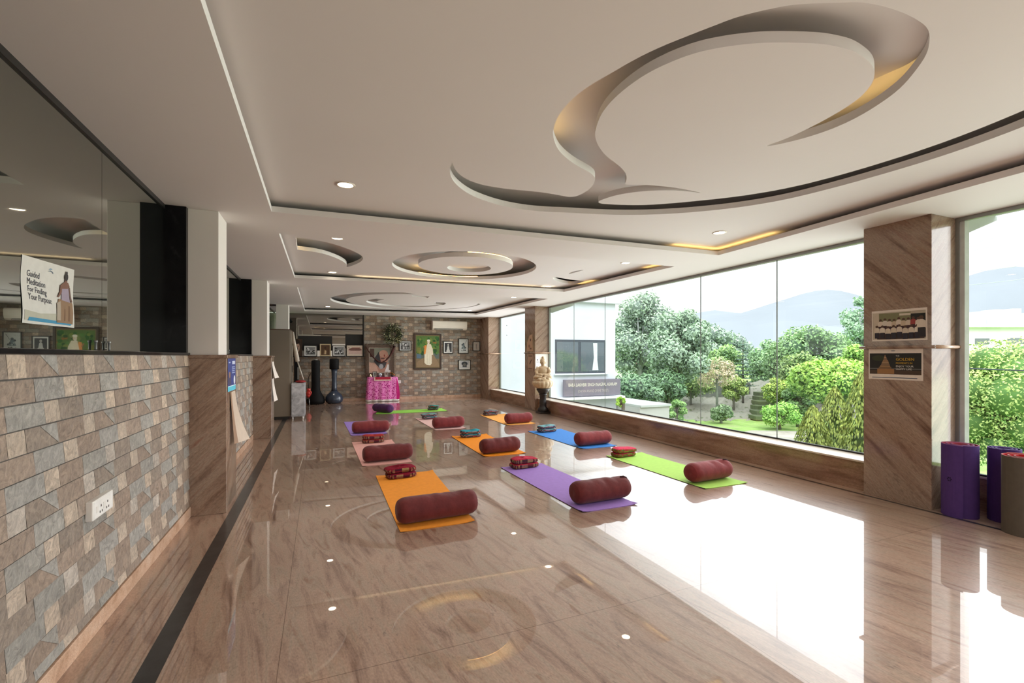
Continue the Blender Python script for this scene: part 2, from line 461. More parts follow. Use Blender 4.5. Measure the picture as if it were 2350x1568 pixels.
# ---- ceiling
T1 = [(-.39, -1.2), (4.305, -1.2), (4.578, 4.319), (-.392, 4.512)]
T2 = [(-.392, 5.283), (4.591, 5.099), (4.40, 7.924), (-.38, 8.177)]
T3 = [(-.39, 9.30), (4.61, 9.021), (4.372, 13.379), (-.40, 14.10)]
SPIRAL = [(2.65, 2.15), (2.74, 2.04), (2.8, 1.92), (2.83, 1.79), (2.82, 1.65), (2.77, 1.5), (2.71, 1.39), (2.6, 1.27), (2.51, 1.19), (2.4, 1.13), (2.32, 1.1), (2.22, 1.09), (2.11, 1.09), (2.01, 1.1), (1.91, 1.12), (1.83, 1.16), (1.74, 1.2), (1.67, 1.24), (1.6, 1.3), (1.54, 1.36), (1.49, 1.44), (1.44, 1.52), (1.38, 1.62), (1.33, 1.73), (1.29, 1.86), (1.25, 1.98), (1.23, 2.1), (1.23, 2.22), (1.25, 2.35), (1.31, 2.51), (1.42, 2.66), (1.52, 2.75), (1.64, 2.83), (1.74, 2.88), (1.85, 2.93), (1.94, 3.0), (2.01, 3.15), (2.03, 3.31), (2.0, 3.45), (1.86, 3.44), (1.73, 3.43), (1.56, 3.45), (1.35, 3.48), (1.13, 3.46), (0.98, 3.36), (0.9, 3.25), (0.85, 3.13), (0.855, 3.16), (0.87, 3.28), (0.92, 3.42), (1.0, 3.55), (1.13, 3.69), (1.28, 3.79), (1.5, 3.88), (1.75, 3.91), (1.97, 3.88), (2.13, 3.83), (2.32, 3.79), (2.52, 3.74), (2.75, 3.66), (2.97, 3.55), (3.17, 3.42), (3.35, 3.27), (3.54, 3.08), (3.73, 2.79), (3.83, 2.42), (3.88, 2.09), (3.90, 1.8), (3.88, 1.53), (3.83, 1.3), (3.70, .95), (3.5, .65), (3.2, .4), (3.18, .42), (3.40, .72), (3.52, 1.02),
          (3.59, 1.26), (3.64, 1.48), (3.66, 1.7), (3.65, 1.95), (3.60, 2.27), (3.5, 2.58), (3.3, 2.87), (3.06, 3.09), (2.87, 3.25), (2.68, 3.38), (2.46, 3.46), (2.24, 3.50),
          (2.28, 3.29), (2.38, 3.15), (2.5, 3.06), (2.63, 2.99), (2.8, 2.95), (2.96, 2.94), (2.79, 2.925), (2.58, 2.93), (2.37, 2.97), (2.23, 3.04), (2.18, 2.94), (2.11, 2.85), (2.01, 2.77), (1.91, 2.71), (1.8, 2.65), (1.67, 2.55), (1.56, 2.43), (1.5, 2.31), (1.45, 2.18), (1.43, 2.05), (1.43, 1.92), (1.45, 1.79), (1.5, 1.67), (1.56, 1.58), (1.64, 1.51), (1.73, 1.45), (1.81, 1.41), (1.91, 1.37), (2.01, 1.335), (2.09, 1.32), (2.18, 1.31), (2.28, 1.32), (2.38, 1.34), (2.48, 1.385), (2.56, 1.45), (2.63, 1.55), (2.67, 1.69), (2.69, 1.85), (2.69, 2.0)]
ceil_ = plate('ceiling', [[(XL - .3, YN), (XW + .12, YN), (XW + .12, YB + .1), (XL - .3, YB + .1)], T1, T2, T3], Z0, Z0 + .05, CEIL)
struct(ceil_, 'warm white plaster ceiling with recessed trays and spiral coves', 'ceiling')
def grow(q, d):
    return [(q[0][0] - d, q[0][1] - d), (q[1][0] + d, q[1][1] - d), (q[2][0] + d, q[2][1] + d), (q[3][0] - d, q[3][1] + d)]
plate('ceiling_panel', [grow(T1, .25), chaikin(SPIRAL, 2)], ZP, ZP + .05, CEIL, ceil_)
CRL = [(-.26, 5.84), (-.09, 5.84), (0.12, 5.95), (0.25, 6.1), (0.39, 6.27), (0.52, 6.53), (0.56, 6.75), (0.52, 7.08), (0.36, 7.53), (0.37, 7.24), (0.27, 6.93), (0.08, 6.63), (-0.07, 6.52), (-0.27, 6.48)]
CRL2 = [CRL[0]] * 2 + CRL + [CRL[-1]] * 2
CRR = [(3.68, 7.02), (3.80, 7.25), (4.05, 7.47), (4.42, 7.62), (4.45, 7.2), (4.26, 7.17), (4.09, 7.15), (3.88, 7.07)]
CRR2 = [(3.79, 6.7), (3.74, 6.52), (3.76, 6.36), (3.84, 6.24), (3.82, 6.4), (3.815, 6.55)]
plate('ceiling_panel', [grow(T2, .25), circ(2.05, 6.79, 1.085), chaikin(CRL2, 2), chaikin(CRR, 2), chaikin(CRR2, 1)], ZP, ZP + .05, CEIL, ceil_)
plate('ceiling_panel', [circ(2.04, 6.72, .71), circ(2.12, 6.82, .335)], ZP, ZP + .06, CEIL, ceil_)
def arcs(cx, cy, r, dx, dy, r2, a0, a1, n=60):
    o = circ(cx, cy, r, n, a0, a1)
    i = circ(cx + dx, cy + dy, r2, n, a0 + 4, a1 - 4)
    return o + i[::-1]
plate('ceiling_panel', [grow(T3, .25), arcs(2.05, 11.72, 1.83, .14, .02, 1.62, -103, -372), arcs(2.03, 11.85, .98, -.02, -.02, .74, 8, -25, 10), arcs(2.03, 11.85, .98, .07, -.08, .80, 18, 215, 50), [(1.88, 10.32), (2.30, 10.42), (2.30, 10.66), (1.92, 10.52)]], ZP, ZP + .05, CEIL, ceil_)
# sloping underside of the big spiral: flush with the tray at its outer rim, high above the round island
def resample(p, n):
    d = [0]
    for a, b_ in zip(p[:-1], p[1:]): d.append(d[-1] + math.hypot(b_[0] - a[0], b_[1] - a[1]))
    q = []; j = 0
    for i in range(n + 1):
        t_ = d[-1] * i / n
        while j < len(d) - 2 and d[j + 1] < t_: j += 1
        f = (t_ - d[j]) / max(1e-9, d[j + 1] - d[j])
        q.append((p[j][0] + (p[j + 1][0] - p[j][0]) * f, p[j][1] + (p[j + 1][1] - p[j][1]) * f))
    return q
oseg = resample(chaikin(SPIRAL[3:28], 2, False), 64)
ia = [i for i, p in enumerate(SPIRAL) if p == (1.5, 2.31)][0]; ib = [i for i, p in enumerate(SPIRAL) if p == (2.67, 1.69)][0]
iseg = resample(chaikin(SPIRAL[ia:ib + 1][::-1], 2, False), 64)
b = MB(); vs = []; fs = []
for i in range(65):
    t_ = i / 64
    e = min(1, max(0, (t_ - .02) / .22)) * min(1, max(0, (1 - t_) / .26)); e = e * e * (3 - 2 * e)
    zo = ZR - .006 - (ZR - ZP - .062) * e
    ox, oy = oseg[i]; ix, iy = iseg[i]
    k_ = math.hypot(ix - 2.05, iy - 1.95); jx, jy = ix - (ix - 2.05) / k_ * .16, iy - (iy - 1.95) / k_ * .16
    ox += (ox - 2.05) * .02; oy += (oy - 1.95) * .02
    for f in range(9):
        g = f / 8
        vs.append((ox + (jx - ox) * g, oy + (jy - oy) * g, zo + (ZR - .004 - zo) * (g * g * (3 - 2 * g))))
for i in range(64):
    for f in range(8): fs.append((i * 9 + f, i * 9 + f + 1, (i + 1) * 9 + f + 1, (i + 1) * 9 + f))
b.add(vs, fs, (1, 1, 1), True).build('cove_surface', CEIL, ceil_)
MB().lathe([(.001, 0), (.42, 0)], 48, (2.12, 6.82, ZR - .01), caps=False, smooth=False).build('recess_disc', mat('recess_shade', (.42, .40, .385), .8, .02, 2), ceil_)  # grey disc above the ring hole: shade of the recess put into its colour
bx('ceiling_slab', CEIL, ceil_, XL - .3, XW + .12, YN, YB + .1, ZR, ZR + .15)
bx('ceiling_rim', CEIL, ceil_, XW - .02, XW + .12, YN, YB + .1, Z0 + .05, ZR)
bx('ceiling_rim', CEIL, ceil_, XL - .3, XL - .2, YN, YB + .1, Z0 + .05, ZR)
bx('ceiling_rim', CEIL, ceil_, XL - .2, XW - .02, YB, YB + .1, Z0 + .05, ZR)
bx('ceiling_rim', CEIL, ceil_, XL - .2, XW - .02, YN, YN + .1, Z0 + .05, ZR)

# ---- downlights
LENS = emis('lamp_lens', (1, .86, .66), 14)
RING = mat('lamp_ring', s2l(225, 215, 200), .4)
def downlight(x, y, lab):
    t = thing('downlight', lab, 'ceiling light', (x, y, ZP), group='recessed downlights')
    MB().lathe([(.058, -.004), (.062, -.007), (.072, -.006), (.074, 0)], 28, caps=False).build('trim_ring', RING, t)
    MB().lathe([(.0005, -.003), (.058, -.003)], 28, caps=False, smooth=False).build('lens', LENS, t)
    lamp('lamp', 'SPOT', (0, 0, -.012), 46, (1, .90, .78), t, spot_size=R(104), spot_blend=.7, shadow_soft_size=.05)
for x, y, lab in [(.185, 3.88, 'round downlight in the far left corner of the ceiling tray with the big spiral'),
                  (4.05, 3.80, 'round downlight in the far right corner of the ceiling tray with the big spiral'),
                  (.18, 5.66, 'round downlight behind the left curved slot of the ring tray, nearer one'),
                  (.18, 7.99, 'round downlight in the far left corner of the tray with ceiling rings'),
                  (4.10, 5.55, 'round downlight in the near right corner of the tray with ceiling rings'),
                  (4.08, 7.98, 'round downlight beside the small crescent slot at the tray far right corner'),
                  (.18, 9.89, 'round downlight in the near left corner of the farthest tray, reflected in the floor'),
                  (4.11, 9.78, 'round downlight in the near right corner of the farthest tray, reflected in the floor'),
                  (.19, 13.55, 'round downlight in the far left corner of the farthest ceiling tray'),
                  (4.08, 13.10, 'round downlight in the far right corner of the farthest ceiling tray'),
                  (.18, -.6, 'round downlight above the photographer, left side'), (4.0, -.6, 'round downlight above the photographer, window side')]:
    downlight(x, y, lab)

# ---- warm cove strips hidden behind the edges
LED = emis('cove_led', (1, .68, .24), 6.5)
LEDW = emis('cove_led_bright', (1, .80, .52), 4.5)
def cove(pts, z, lab, wd=.018, m=None):
    b = MB()
    for (x0, y0), (x1, y1) in zip(pts[:-1], pts[1:]):
        d = Vector((x1 - x0, y1 - y0)).normalized(); nx, ny = -d.y * wd / 2, d.x * wd / 2
        b.quad((x0 + nx, y0 + ny, z), (x0 - nx, y0 - ny, z), (x1 - nx, y1 - ny, z), (x1 + nx, y1 + ny, z))
    o = b.build('cove_light_strip', m or LED)
    return tag(o, lab, 'light strip', 'warm light strips hidden in the ceiling coves')
def off(pts, c, k): return [(x + (x - c[0]) / math.hypot(x - c[0], y - c[1]) * k, y + (y - c[1]) / math.hypot(x - c[0], y - c[1]) * k) for x, y in pts]
zs, zp = Z0 + .056, ZP + .056
cove([(3.95, 4.41), (4.64, 4.385), (4.60, 3.55)], zs, 'warm cove light at the far window corner of the spiral tray')
cove([(.55, 8.20), (3.85, 8.02)], zs, 'long warm cove light along the far edge of the ring tray', .02, LEDW)
cove([(4.63, 5.25), (4.60, 5.75)], zs, 'warm cove light at the near window corner of the ring tray')
cove([(4.50, 7.05), (4.47, 7.5)], zs, 'warm cove light near the middle of the ring tray window edge')
cove([(2.95, 1.85), (2.94, 1.65), (2.88, 1.48), (2.80, 1.36)], zp, 'warm cove light in the wide turn of the big spiral slot')
cove([(2.70, 2.22), (2.80, 2.12), (2.88, 1.98)], zp, 'warm cove light in the tapering tail of the big spiral slot')
cove([(1.17, 2.05), (1.165, 2.2), (1.19, 2.36), (1.26, 2.54), (1.37, 2.70), (1.5, 2.81)], zp, 'warm cove light at the left neck of the big spiral slot')
cove([(.80, 3.12), (.82, 3.3), (.88, 3.45)], zp, 'warm cove light at the pointed left tip of the big spiral')
cove(circ(2.05, 6.79, 1.12, 14, 62, 118), zp, 'warm cove light on the far side of the ceiling ring', .05)
cove(circ(2.04, 6.72, .67, 14, 255, 325), zp + .012, 'warm cove light on the near side of the ceiling ring', .07)
cove([(-.295, 5.86), (-.295, 6.46)], zp + .03, 'warm cove light at the blunt left end of the curved slot', .04)
cove([(-.22, 5.79), (-.05, 5.79), (.14, 5.89)], zp, 'warm cove light along the near rim of the curved slot', .05)

# ---- stone tile cladding
COLS = {'b': [s2l(192, 176, 158), s2l(198, 180, 160), s2l(188, 178, 166)], 'g': [s2l(164, 161, 154), s2l(156, 153, 145), s2l(167, 164, 156)], 'n': [s2l(152, 134, 118), s2l(160, 142, 126), s2l(150, 136, 122)]}
ROWS = [(2.192, [('b', .113), ('m', .227), ('n', .235)]), (2.586, [('b', .122), ('n', .230), ('g', .223)]), (2.434, [('b', .114), ('n', .211), ('g', .250)])]
def tilewall(name, u0, u1, z0, z1, P, N, seed, parent=None, k=1.0, tint=(1, 1, 1)):
    """P(u,z,d): world point at u along the wall, height z, d out of it"""
    rnd = random.Random(seed)
    b = MB()
    b.quad(P(u0, z0, 0), P(u1, z0, 0), P(u1, z1, 0), P(u0, z1, 0), s2l(96, 90, 82))
    rh = .0945
    top = 1.367
    r0 = math.floor((top - z1) / rh)
    row = r0
    while top - row * rh > z0:
        zt, zb = min(z1, top - row * rh), max(z0, top - (row + 1) * rh)
        st, seq = ROWS[row % 3]
        u = st - .575 * math.ceil((st - u0) / .575 + 1)
        while u < u1:
            for kd, wd in seq:
                a, e = max(u, u0), min(u + wd, u1)
                u += wd
                if e - a < .01 or zt - zb < .01: continue
                d1 = .002 + rnd.random() * .0015; d2 = .009 + rnd.random() * .002
                g = .0008
                c = Vector(rnd.choice(COLS['n' if kd == 'm' else kd]))
                c *= .92 + .16 * rnd.random()
                c = tuple(c[i] * tint[i] for i in range(3))
                A, B, D, E = (a + g, zb + .006, d2), (e - g, zb + .006, d2), (e - g, zt - .001, d1), (a + g, zt - .001, d1)
                b.quad(P(*A), P(*B), P(*D), P(*E), c)
                dk = tuple(x * .35 for x in c)
                for p, q in ((A, B), (B, D), (E, A)):
                    b.quad(P(p[0], p[1], 0), P(q[0], q[1], 0), P(*q), P(*p), dk)
                if kd == 'm' and e - a > .15:
                    c2 = tuple(x * t for x, t in zip(rnd.choice(COLS['g']), tint))
                    b.add([P(a + .45 * (e - a), zt - .002, d1 + .0015), P(e - 2 * g, zb + .008, d2 + .0015), P(e - 2 * g, zt - .002, d1 + .0015)], [(0, 1, 2)], c2)
        row += 1
    return b.build(name, TILE, parent)
PL = lambda u, z, d: (XL + d, u, z)
PBK = lambda u, z, d: (u, YB - d, z)

# left wall sections
def leftwall(i, y0, y1, lab):
    t = struct(empty('wall_left', (0, 0, 0)), lab, 'wall')
    tilewall('tile_cladding', y0, y1, .088, 1.367, PL, None, 5 + i, t)
    bx('wall_core', GROUT, t, XL - .25, XL - .002, y0, y1, 0, 1.36)
    bx('ledge', BLACKG, t, XG - .15, XL + .012, y0, y1, 1.367, 1.390, .004)
    return t
leftwall(0, YN, 4.66, 'low left wall of brown and grey stone tiles under the near dark glass')
leftwall(1, 5.12, 8.62, 'low stone tiled wall between the two left pillars')
leftwall(2, 9.12, YB, 'low stone tiled wall behind the tall grey wardrobe')
for i, (y0, y1) in enumerate([(YN, 4.66), (5.12, 8.62), (9.12, YB - .0)]):
    struct(bx('baseboard_left', SKIRT, None, XL - .002, XL + .018, y0, y1, 0, .086, .003), ['pale granite skirting at the foot of the near tiled wall', 'pale granite skirting between the two left pillars', 'pale granite skirting behind the wardrobe'][i], 'skirting')

# dark glass above the left wall
def darkwin(name, y0, y1, seams, lab):
    t = struct(empty(name), lab, 'window')
    ys = [y0] + seams + [y1]
    for a, b_ in zip(ys[:-1], ys[1:]):
        bx('pane', DARKGL, t, XG - .012, XG, a + .002, b_ - .002, 1.392, Z0 - .03)
        if len(seams) and b_ < y1:
            MB().lathe([(.004, 0), (.006, .01), (.006, .045), (.009, .05), (.009, .06)], 10, (XG + .014, b_ + .06, 1.392)).build('glass_clip', ALU, t)
            MB().lathe([(.004, 0), (.006, .01), (.006, .045), (.009, .05), (.009, .06)], 10, (XG + .014, b_ - .12, 1.392)).build('glass_clip', ALU, t)
    bx('frame', DARKM, t, XG - .02, XG + .012, y0, y1, Z0 - .035, Z0 + .0)
    bx('backing', BLACKG, t, XG - .06, XG - .03, y0, y1, 1.38, Z0)
    return t
darkwin('window_1', YN, 4.66, [.9, 2.2, 3.471], 'long dark tinted glass above the near tiled wall')
darkwin('window_2', 5.12, 8.62, [6.3, 7.45], 'dark tinted glass between the two left pillars')
darkwin('window_3', 9.12, YB, [11.0, 12.9], 'dark tinted glass above the wardrobe')

def leftpillar(y0, lab, low=True):
    t = struct(empty('pillar', (0, 0, 0)), lab, 'pillar')
    bx('upper_shaft', WALLP, t, XL - .012, -.815, y0 + .03, y0 + .40, 1.35, Z0, .004)
    bx('side_panel', BLACKG, t, XG - .03, XL - .012, y0 - .01, y0 + .45, 1.392, Z0)
    bx('lower_cladding', PILST, t, XL - .01, -.752, y0, y0 + .50, 0, 1.345, .003)
    bx('cap', PILST, t, XL - .015, -.740, y0 - .012, y0 + .53, 1.345, 1.372, .004)
    return t
leftpillar(4.645, 'near left pillar, white above and brown granite below')
leftpillar(8.61, 'second left pillar, white above and brown granite below')
t = struct(empty('pillar'), 'third left pillar, white shaft behind the wardrobe top', 'pillar')
bx('upper_shaft', WALLP, t, XL + .04, -.72, 12.5, 12.95, 1.35, Z0, .004)
bx('lower_cladding', PILST, t, XL, -.72, 12.5, 12.95, 0, 1.35, .003)

# ---- back wall
XS = 1.235
wb = struct(empty('wall_back'), 'far wall clad in brown and grey stone tiles', 'wall')
tilewall('tile_cladding', XS, XR, .09, Z0, PBK, None, 21, wb, tint=(.88, .82, .76))
tilewall('tile_cladding', XL, XS - .002, .09, 1.34, PBK, None, 22, wb, tint=(.88, .82, .76))
bx('wall_core', GROUT, wb, XL - .2, XW + .1, YB + .16, YB + .3, 0, Z0)
bx('wall_core', GROUT, wb, XS, XW + .1, YB + .002, YB + .159, 0, Z0)
bx('wall_core', GROUT, wb, XL - .2, XS - .01, YB + .002, YB + .159, 0, 1.335)
bx('ledge', BLACKG, wb, XL, XS - .01, YB - .20, YB + .15, 1.34, 1.36, .004)
bx('jamb', DARKM, wb, XS - .028, XS - .003, YB - .03, YB + .10, 1.36, Z0)
struct(bx('baseboard_back', SKIRT, None, XL, XR, YB - .024, YB + .001, 0, .09, .003), 'pale granite skirting along the far wall', 'skirting')
t = struct(empty('window_4'), 'dark glass panel above the far ledge with framed photos', 'window')
bx('pane', MIRGL, t, XL, XS - .03, YB + .09, YB + .10, 1.36, Z0)
# cupboards and a light seen in the glass, painted as flat panels on it
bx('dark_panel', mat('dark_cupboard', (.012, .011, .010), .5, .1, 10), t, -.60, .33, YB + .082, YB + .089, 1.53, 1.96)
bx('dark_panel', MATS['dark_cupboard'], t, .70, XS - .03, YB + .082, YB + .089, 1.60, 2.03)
bx('light_streak', mat('pale_streak', s2l(190, 186, 176), .4), t, -.60, .02, YB + .078, YB + .089, 1.972, 1.995)
bx('wall_near', WALLP, None, XL - .3, XW + .1, YN - .1, YN, 0, ZR)
struct(C.objects['wall_near'], 'plain wall behind the camera', 'wall')

# ---- window side
struct(bx('wall_right', SILLST, None, 5.06, XW + .1, 2.8, 14.5, 0, .285), 'low brown granite wall below the wide window', 'wall')
struct(bx('wall_right', SILLST, None, 5.365, XW + .1, YN, 2.4, 0, .285), 'low granite wall behind the rolled mats', 'wall')
bx('sill', mat('sill_top', s2l(214, 200, 184), .25, .06, 6), C.objects['wall_right.001'], 5.355, XW + .11, YN, 2.4, .285, .305, .004)
bx('sill', mat('sill_top', s2l(192, 172, 152), .25, .06, 6), C.objects['wall_right'], 5.05, XW + .11, 2.8, 14.5, .285, .305, .004)
def rpillar(x0, x1, y0, y1, lab, band=True):
    t = struct(empty('pillar'), lab, 'pillar')
    bx('shaft', PILST, t, x0, x1, y0, y1, 0, Z0, .003)
    if band:
        z = 1.445
        p = [(x1 - .005, y0 - .0, z), (x0, y0, z), (x0, y1, z), (x1 - .005, y1, z)]
        MB().tube([(x0 + .004, y0 - .018, z), (x1 - .005, y0 - .018, z)], .017, 10).build('band', SKIRT, t)
        MB().tube([(x0 - .006, y0 - .03, z), (x0 - .006, y1 + .03, z)], .015, 10).build('band', PILST, t)
        MB().tube([(x0 + .004, y1 + .018, z), (x1 - .005, y1 + .018, z)], .017, 10).build('band', PILST, t)
    return t
rpillar(XR, XW + .03, 2.335, 2.885, 'big brown granite pillar between the near windows, two posters on it')
rpillar(XR, XW + .03, 10.47, 11.09, 'granite pillar behind the seated statue')
rpillar(XR, XW + .03, 13.95, YB, 'granite pilaster in the far window corner')
rpillar(XR, XW + .03, -3.6, -3.0, 'granite pillar behind the camera on the window side', False)
def rwin(name, y0, y1, seams, lab):
    t = struct(empty(name), lab, 'window')
    ys = [y0] + seams + [y1]
    for a, b_ in zip(ys[:-1], ys[1:]):
        MB().quad((XW, a + .003, .32), (XW, a + .003, Z0 - .03), (XW, b_ - .003, Z0 - .03), (XW, b_ - .003, .32)).build('pane', WINGL, t)
        if b_ < y1: bx('joint', mat('silicone', s2l(140, 150, 152), .4), t, XW - .002, XW + .004, b_ - .006, b_ + .006, .32, Z0 - .03)
    bx('frame', ALU, t, XW - .02, XW + .02, y0, y1, Z0 - .035, Z0 - .001)
    bx('frame', DARKM, t, XW - .015, XW + .02, y0, y1, .3055, .322)
    bx('frame', ALU, t, XW - .02, XW + .03, y0 + .0, y0 + .025, .322, Z0 - .035)
    bx('frame', ALU, t, XW - .02, XW + .03, y1 - .025, y1, .322, Z0 - .035)
    return t
rwin('window_5', 2.885, 10.47, [4.133, 5.41, 7.98, 9.23], 'wide frameless window looking over the garden trees')
rwin('window_6', 11.09, 13.95, [], 'far window looking onto a white wall')
rwin('window_7', -3.0, 2.335, [.9, -1.2], 'near window beside the rolled mats')
# metal jamb by the near window and clips on the far pane
o = struct(bx('trim_3', mat('pale_jamb', s2l(205, 208, 205), .5), None, XW - .005, XW + .07, 2.275, 2.335, .306, Z0 - .001), 'pale metal jamb beside the near window', 'jamb')
for z in (2.32, 2.02):
    tag(MB().lathe([(.012, -.006), (.012, .006)], 12, (0, 0, 0)).build('glass_fitting', DARKM), 'small dark round fitting on the far window pane, %s of two' % ('upper' if z > 2.2 else 'lower'), 'fitting', 'fittings on the far window pane')
    f = C.objects[[k.name for k in C.objects if k.name.startswith('glass_fitting')][-1]]
    f.rotation_euler = (0, R(90), 0); f.location = (XW - .006, 13.35, z)

# outside eave and its sloping brackets
EXTW = mat('pale_render', s2l(206, 210, 214), .8, .03, 1.5)
struct(bx('trim_4', EXTW, None, XW + .12, XW + .75, YN, 15.2, Z0 + .12, Z0 + .25), 'concrete eave above the windows outside', 'eave')
for i, y in enumerate((2.36, 10.52)):
    b = MB()
    x0 = XW + .03
    poly = [(x0, 2.50), (x0, 2.74), (x0 + .75, 2.74), (x0 + .75, 2.70), (x0 + .10, 2.48)]
    vs = [(x, y, z) for x, z in poly] + [(x, y + .05, z) for x, z in poly]
    nn = len(poly)
    b.add(vs, [tuple(range(nn)), tuple(range(nn, 2 * nn))[::-1]] + [(k, k + nn, (k + 1) % nn + nn, (k + 1) % nn) for k in range(nn)])
    struct(b.build('trim_%d' % (5 + i), EXTW), ['sloping bracket under the eave by the near pillar', 'sloping bracket under the eave by the statue pillar'][i], 'bracket')

# ================================================================== MATS, BOLSTERS, BLANKETS
def smoothnoise(seed):
    rnd = random.Random(seed)
    ph = [(rnd.uniform(3, 11), rnd.uniform(1, 4), rnd.uniform(0, 6.28)) for _ in range(5)]
    return lambda x, a: sum(math.sin(f * 2.2 * x * 3 + k * round(a * 0) + p + k * math.sin(a + p)) for f, k, p in ph) / 5
def yoga_mat(x0, x1, y0, y1, top, under, lab, shift=(0, 0, 0, 0), curl=.012, seed=0):
    """thin two-tone mat; shift moves the four corners in x (near left, near right, far right, far left)"""
    t = MB()
    nx, ny = 10, 24
    rnd = random.Random(seed)
    cc = [rnd.uniform(.3, 1) for _ in range(4)]
    def P(i, j, z):
        u, v = i / nx, j / ny
        xl = (x0 + shift[0]) * (1 - v) + (x0 + shift[3]) * v
        xr = (x1 + shift[1]) * (1 - v) + (x1 + shift[2]) * v
        ly = y0 + (y1 - y0) * v
        cu = 0
        for k, (a, b_) in enumerate(((0, 0), (1, 0), (1, 1), (0, 1))):
            d = math.hypot((u - a) * .6, (v - b_) * 1.7)
            cu += cc[k] * curl * max(0, 1 - d / .12) ** 2
        return (xl + (xr - xl) * u, ly, z + cu)
    vs = [P(i, j, .006) for j in range(ny + 1) for i in range(nx + 1)] + [P(i, j, .0005) for j in range(ny + 1) for i in range(nx + 1)]
    m = (nx + 1) * (ny + 1)
    fs = []; cs = []
    for j in range(ny):
        for i in range(nx):
            a = j * (nx + 1) + i
            fs.append((a, a + 1, a + nx + 2, a + nx + 1)); cs.append(top)
            fs.append((a + m, a + nx + 1 + m, a + nx + 2 + m, a + 1 + m)); cs.append(under)
    for j in range(ny):
        for i in (0, nx):
            a = j * (nx + 1) + i; b_ = a + nx + 1
            fs.append((a, b_, b_ + m, a + m) if i == 0 else (b_, a, a + m, b_ + m)); cs.append(under)
    for i in range(nx):
        for j in (0, ny):
            a = j * (nx + 1) + i
            fs.append((a + 1, a, a + m, a + 1 + m) if j == 0 else (a, a + 1, a + 1 + m, a + m)); cs.append(tuple(x * .8 for x in top) if j == 0 else under)
    t.add(vs, fs, cs)
    o = t.build('yoga_mat', MATV)
    return tag(o, lab, 'yoga mat', 'yoga mats laid out on the floor')

def bolster(x, y, rz, m, lab, seed=1, zip_=False, ln=.62):
    t = thing('bolster', lab, 'bolster', (x, y, .0075), rz, 'round bolsters on the mats')
    rnd = random.Random(seed)
    ph = [(rnd.uniform(6, 22), rnd.randint(1, 3), rnd.uniform(0, 6.28)) for _ in range(6)]
    def disp(xx, a):
        up = max(0, math.sin(a))
        s_ = sum(math.sin(f * xx + k * a + p) for f, k, p in ph) / 6
        dent = 0
        for q in dents: dent += q[2] * math.exp(-((xx - q[0]) / .035) ** 2 - ((a - q[1]) / .5) ** 2)
        return .035 * s_ * (.3 + up) - dent
    dents = [(rnd.uniform(-.2, .22), rnd.uniform(.9, 2.3), rnd.uniform(.05, .13)) for _ in range(5)]
    n = 36
    hl = ln / 2
    xs = [-hl + .022 + (ln - .044) * i / 34 for i in range(35)]
    def ring(xx, k, wob=True):
        v = []
        for i in range(n):
            a = 2 * math.pi * i / n
            r = k + (disp(xx, a) if wob else 0)
            yy = math.cos(a) * .115 * r
            zz = .103 + math.sin(a) * .103 * r
            zz = max(zz, 0.0)
            v.append((xx, yy, zz))
        return v
    def prof(xx):
        e = (abs(xx) - (hl - .09)) / .09
        return 1 if e <= 0 else math.sqrt(max(0.0, 1 - (e * .84) ** 2.3))
    b = MB(); vs = []; fs = []
    for xx in xs: vs += ring(xx, prof(xx))
    for i in range(len(xs) - 1):
        for k in range(n):
            k2 = (k + 1) % n
            fs.append((i * n + k, i * n + k2, (i + 1) * n + k2, (i + 1) * n + k))
    b.add(vs, fs, (1, 1, 1), True).build('cover', m, t)
    for sd in (-1, 1):
        b = MB(); vs = []; fs = []
        st = [(hl - .022, prof(hl - .022)), (hl - .010, .62), (hl - .004, .45), (hl - .003, .25), (hl - .006, .06)]
        for xx, k in st:
            for i in range(n):
                a = 2 * math.pi * i / n
                r = k * (1 + (.05 * (-1) ** i if .1 < k < .64 else 0))
                if xx == st[0][0]: r = k + disp(sd * xx, a)
                vs.append((sd * xx, math.cos(a) * .115 * r, max(0, .103 + math.sin(a) * .103 * r)))
        for i in range(len(st) - 1):
            for k in range(n):
                k2 = (k + 1) % n
                q = (i * n + k, i * n + k2, (i + 1) * n + k2, (i + 1) * n + k)
                fs.append(q if sd > 0 else q[::-1])
        fs.append([(len(st) - 1) * n + k for k in range(n)][::sd])
        b.add(vs, fs, (1, 1, 1), True).build('end_panel', m, t)
    if zip_:
        MB().tube([(hl - .10, -.02, .202), (hl - .07, -.03, .205), (hl - .04, -.035, .192), (hl - .02, -.038, .170)], [.006, .009, .009, .004], 8).build('zipper_flap', MATS['flap'], t)
    return t
mat('flap', s2l(52, 18, 22), .8, .1, 30)
MAROON = mat('maroon_velvet', s2l(104, 44, 44), .75, .16, 16, bump=.45, spec=.2, sheen=.12)
ROSE = mat('rose_velvet', s2l(128, 52, 54), .75, .14, 16, bump=.45, spec=.2, sheen=.15)
PLUM = mat('plum_velvet', s2l(74, 26, 84), .75, .15, 16, bump=.3, spec=.2, sheen=.2)

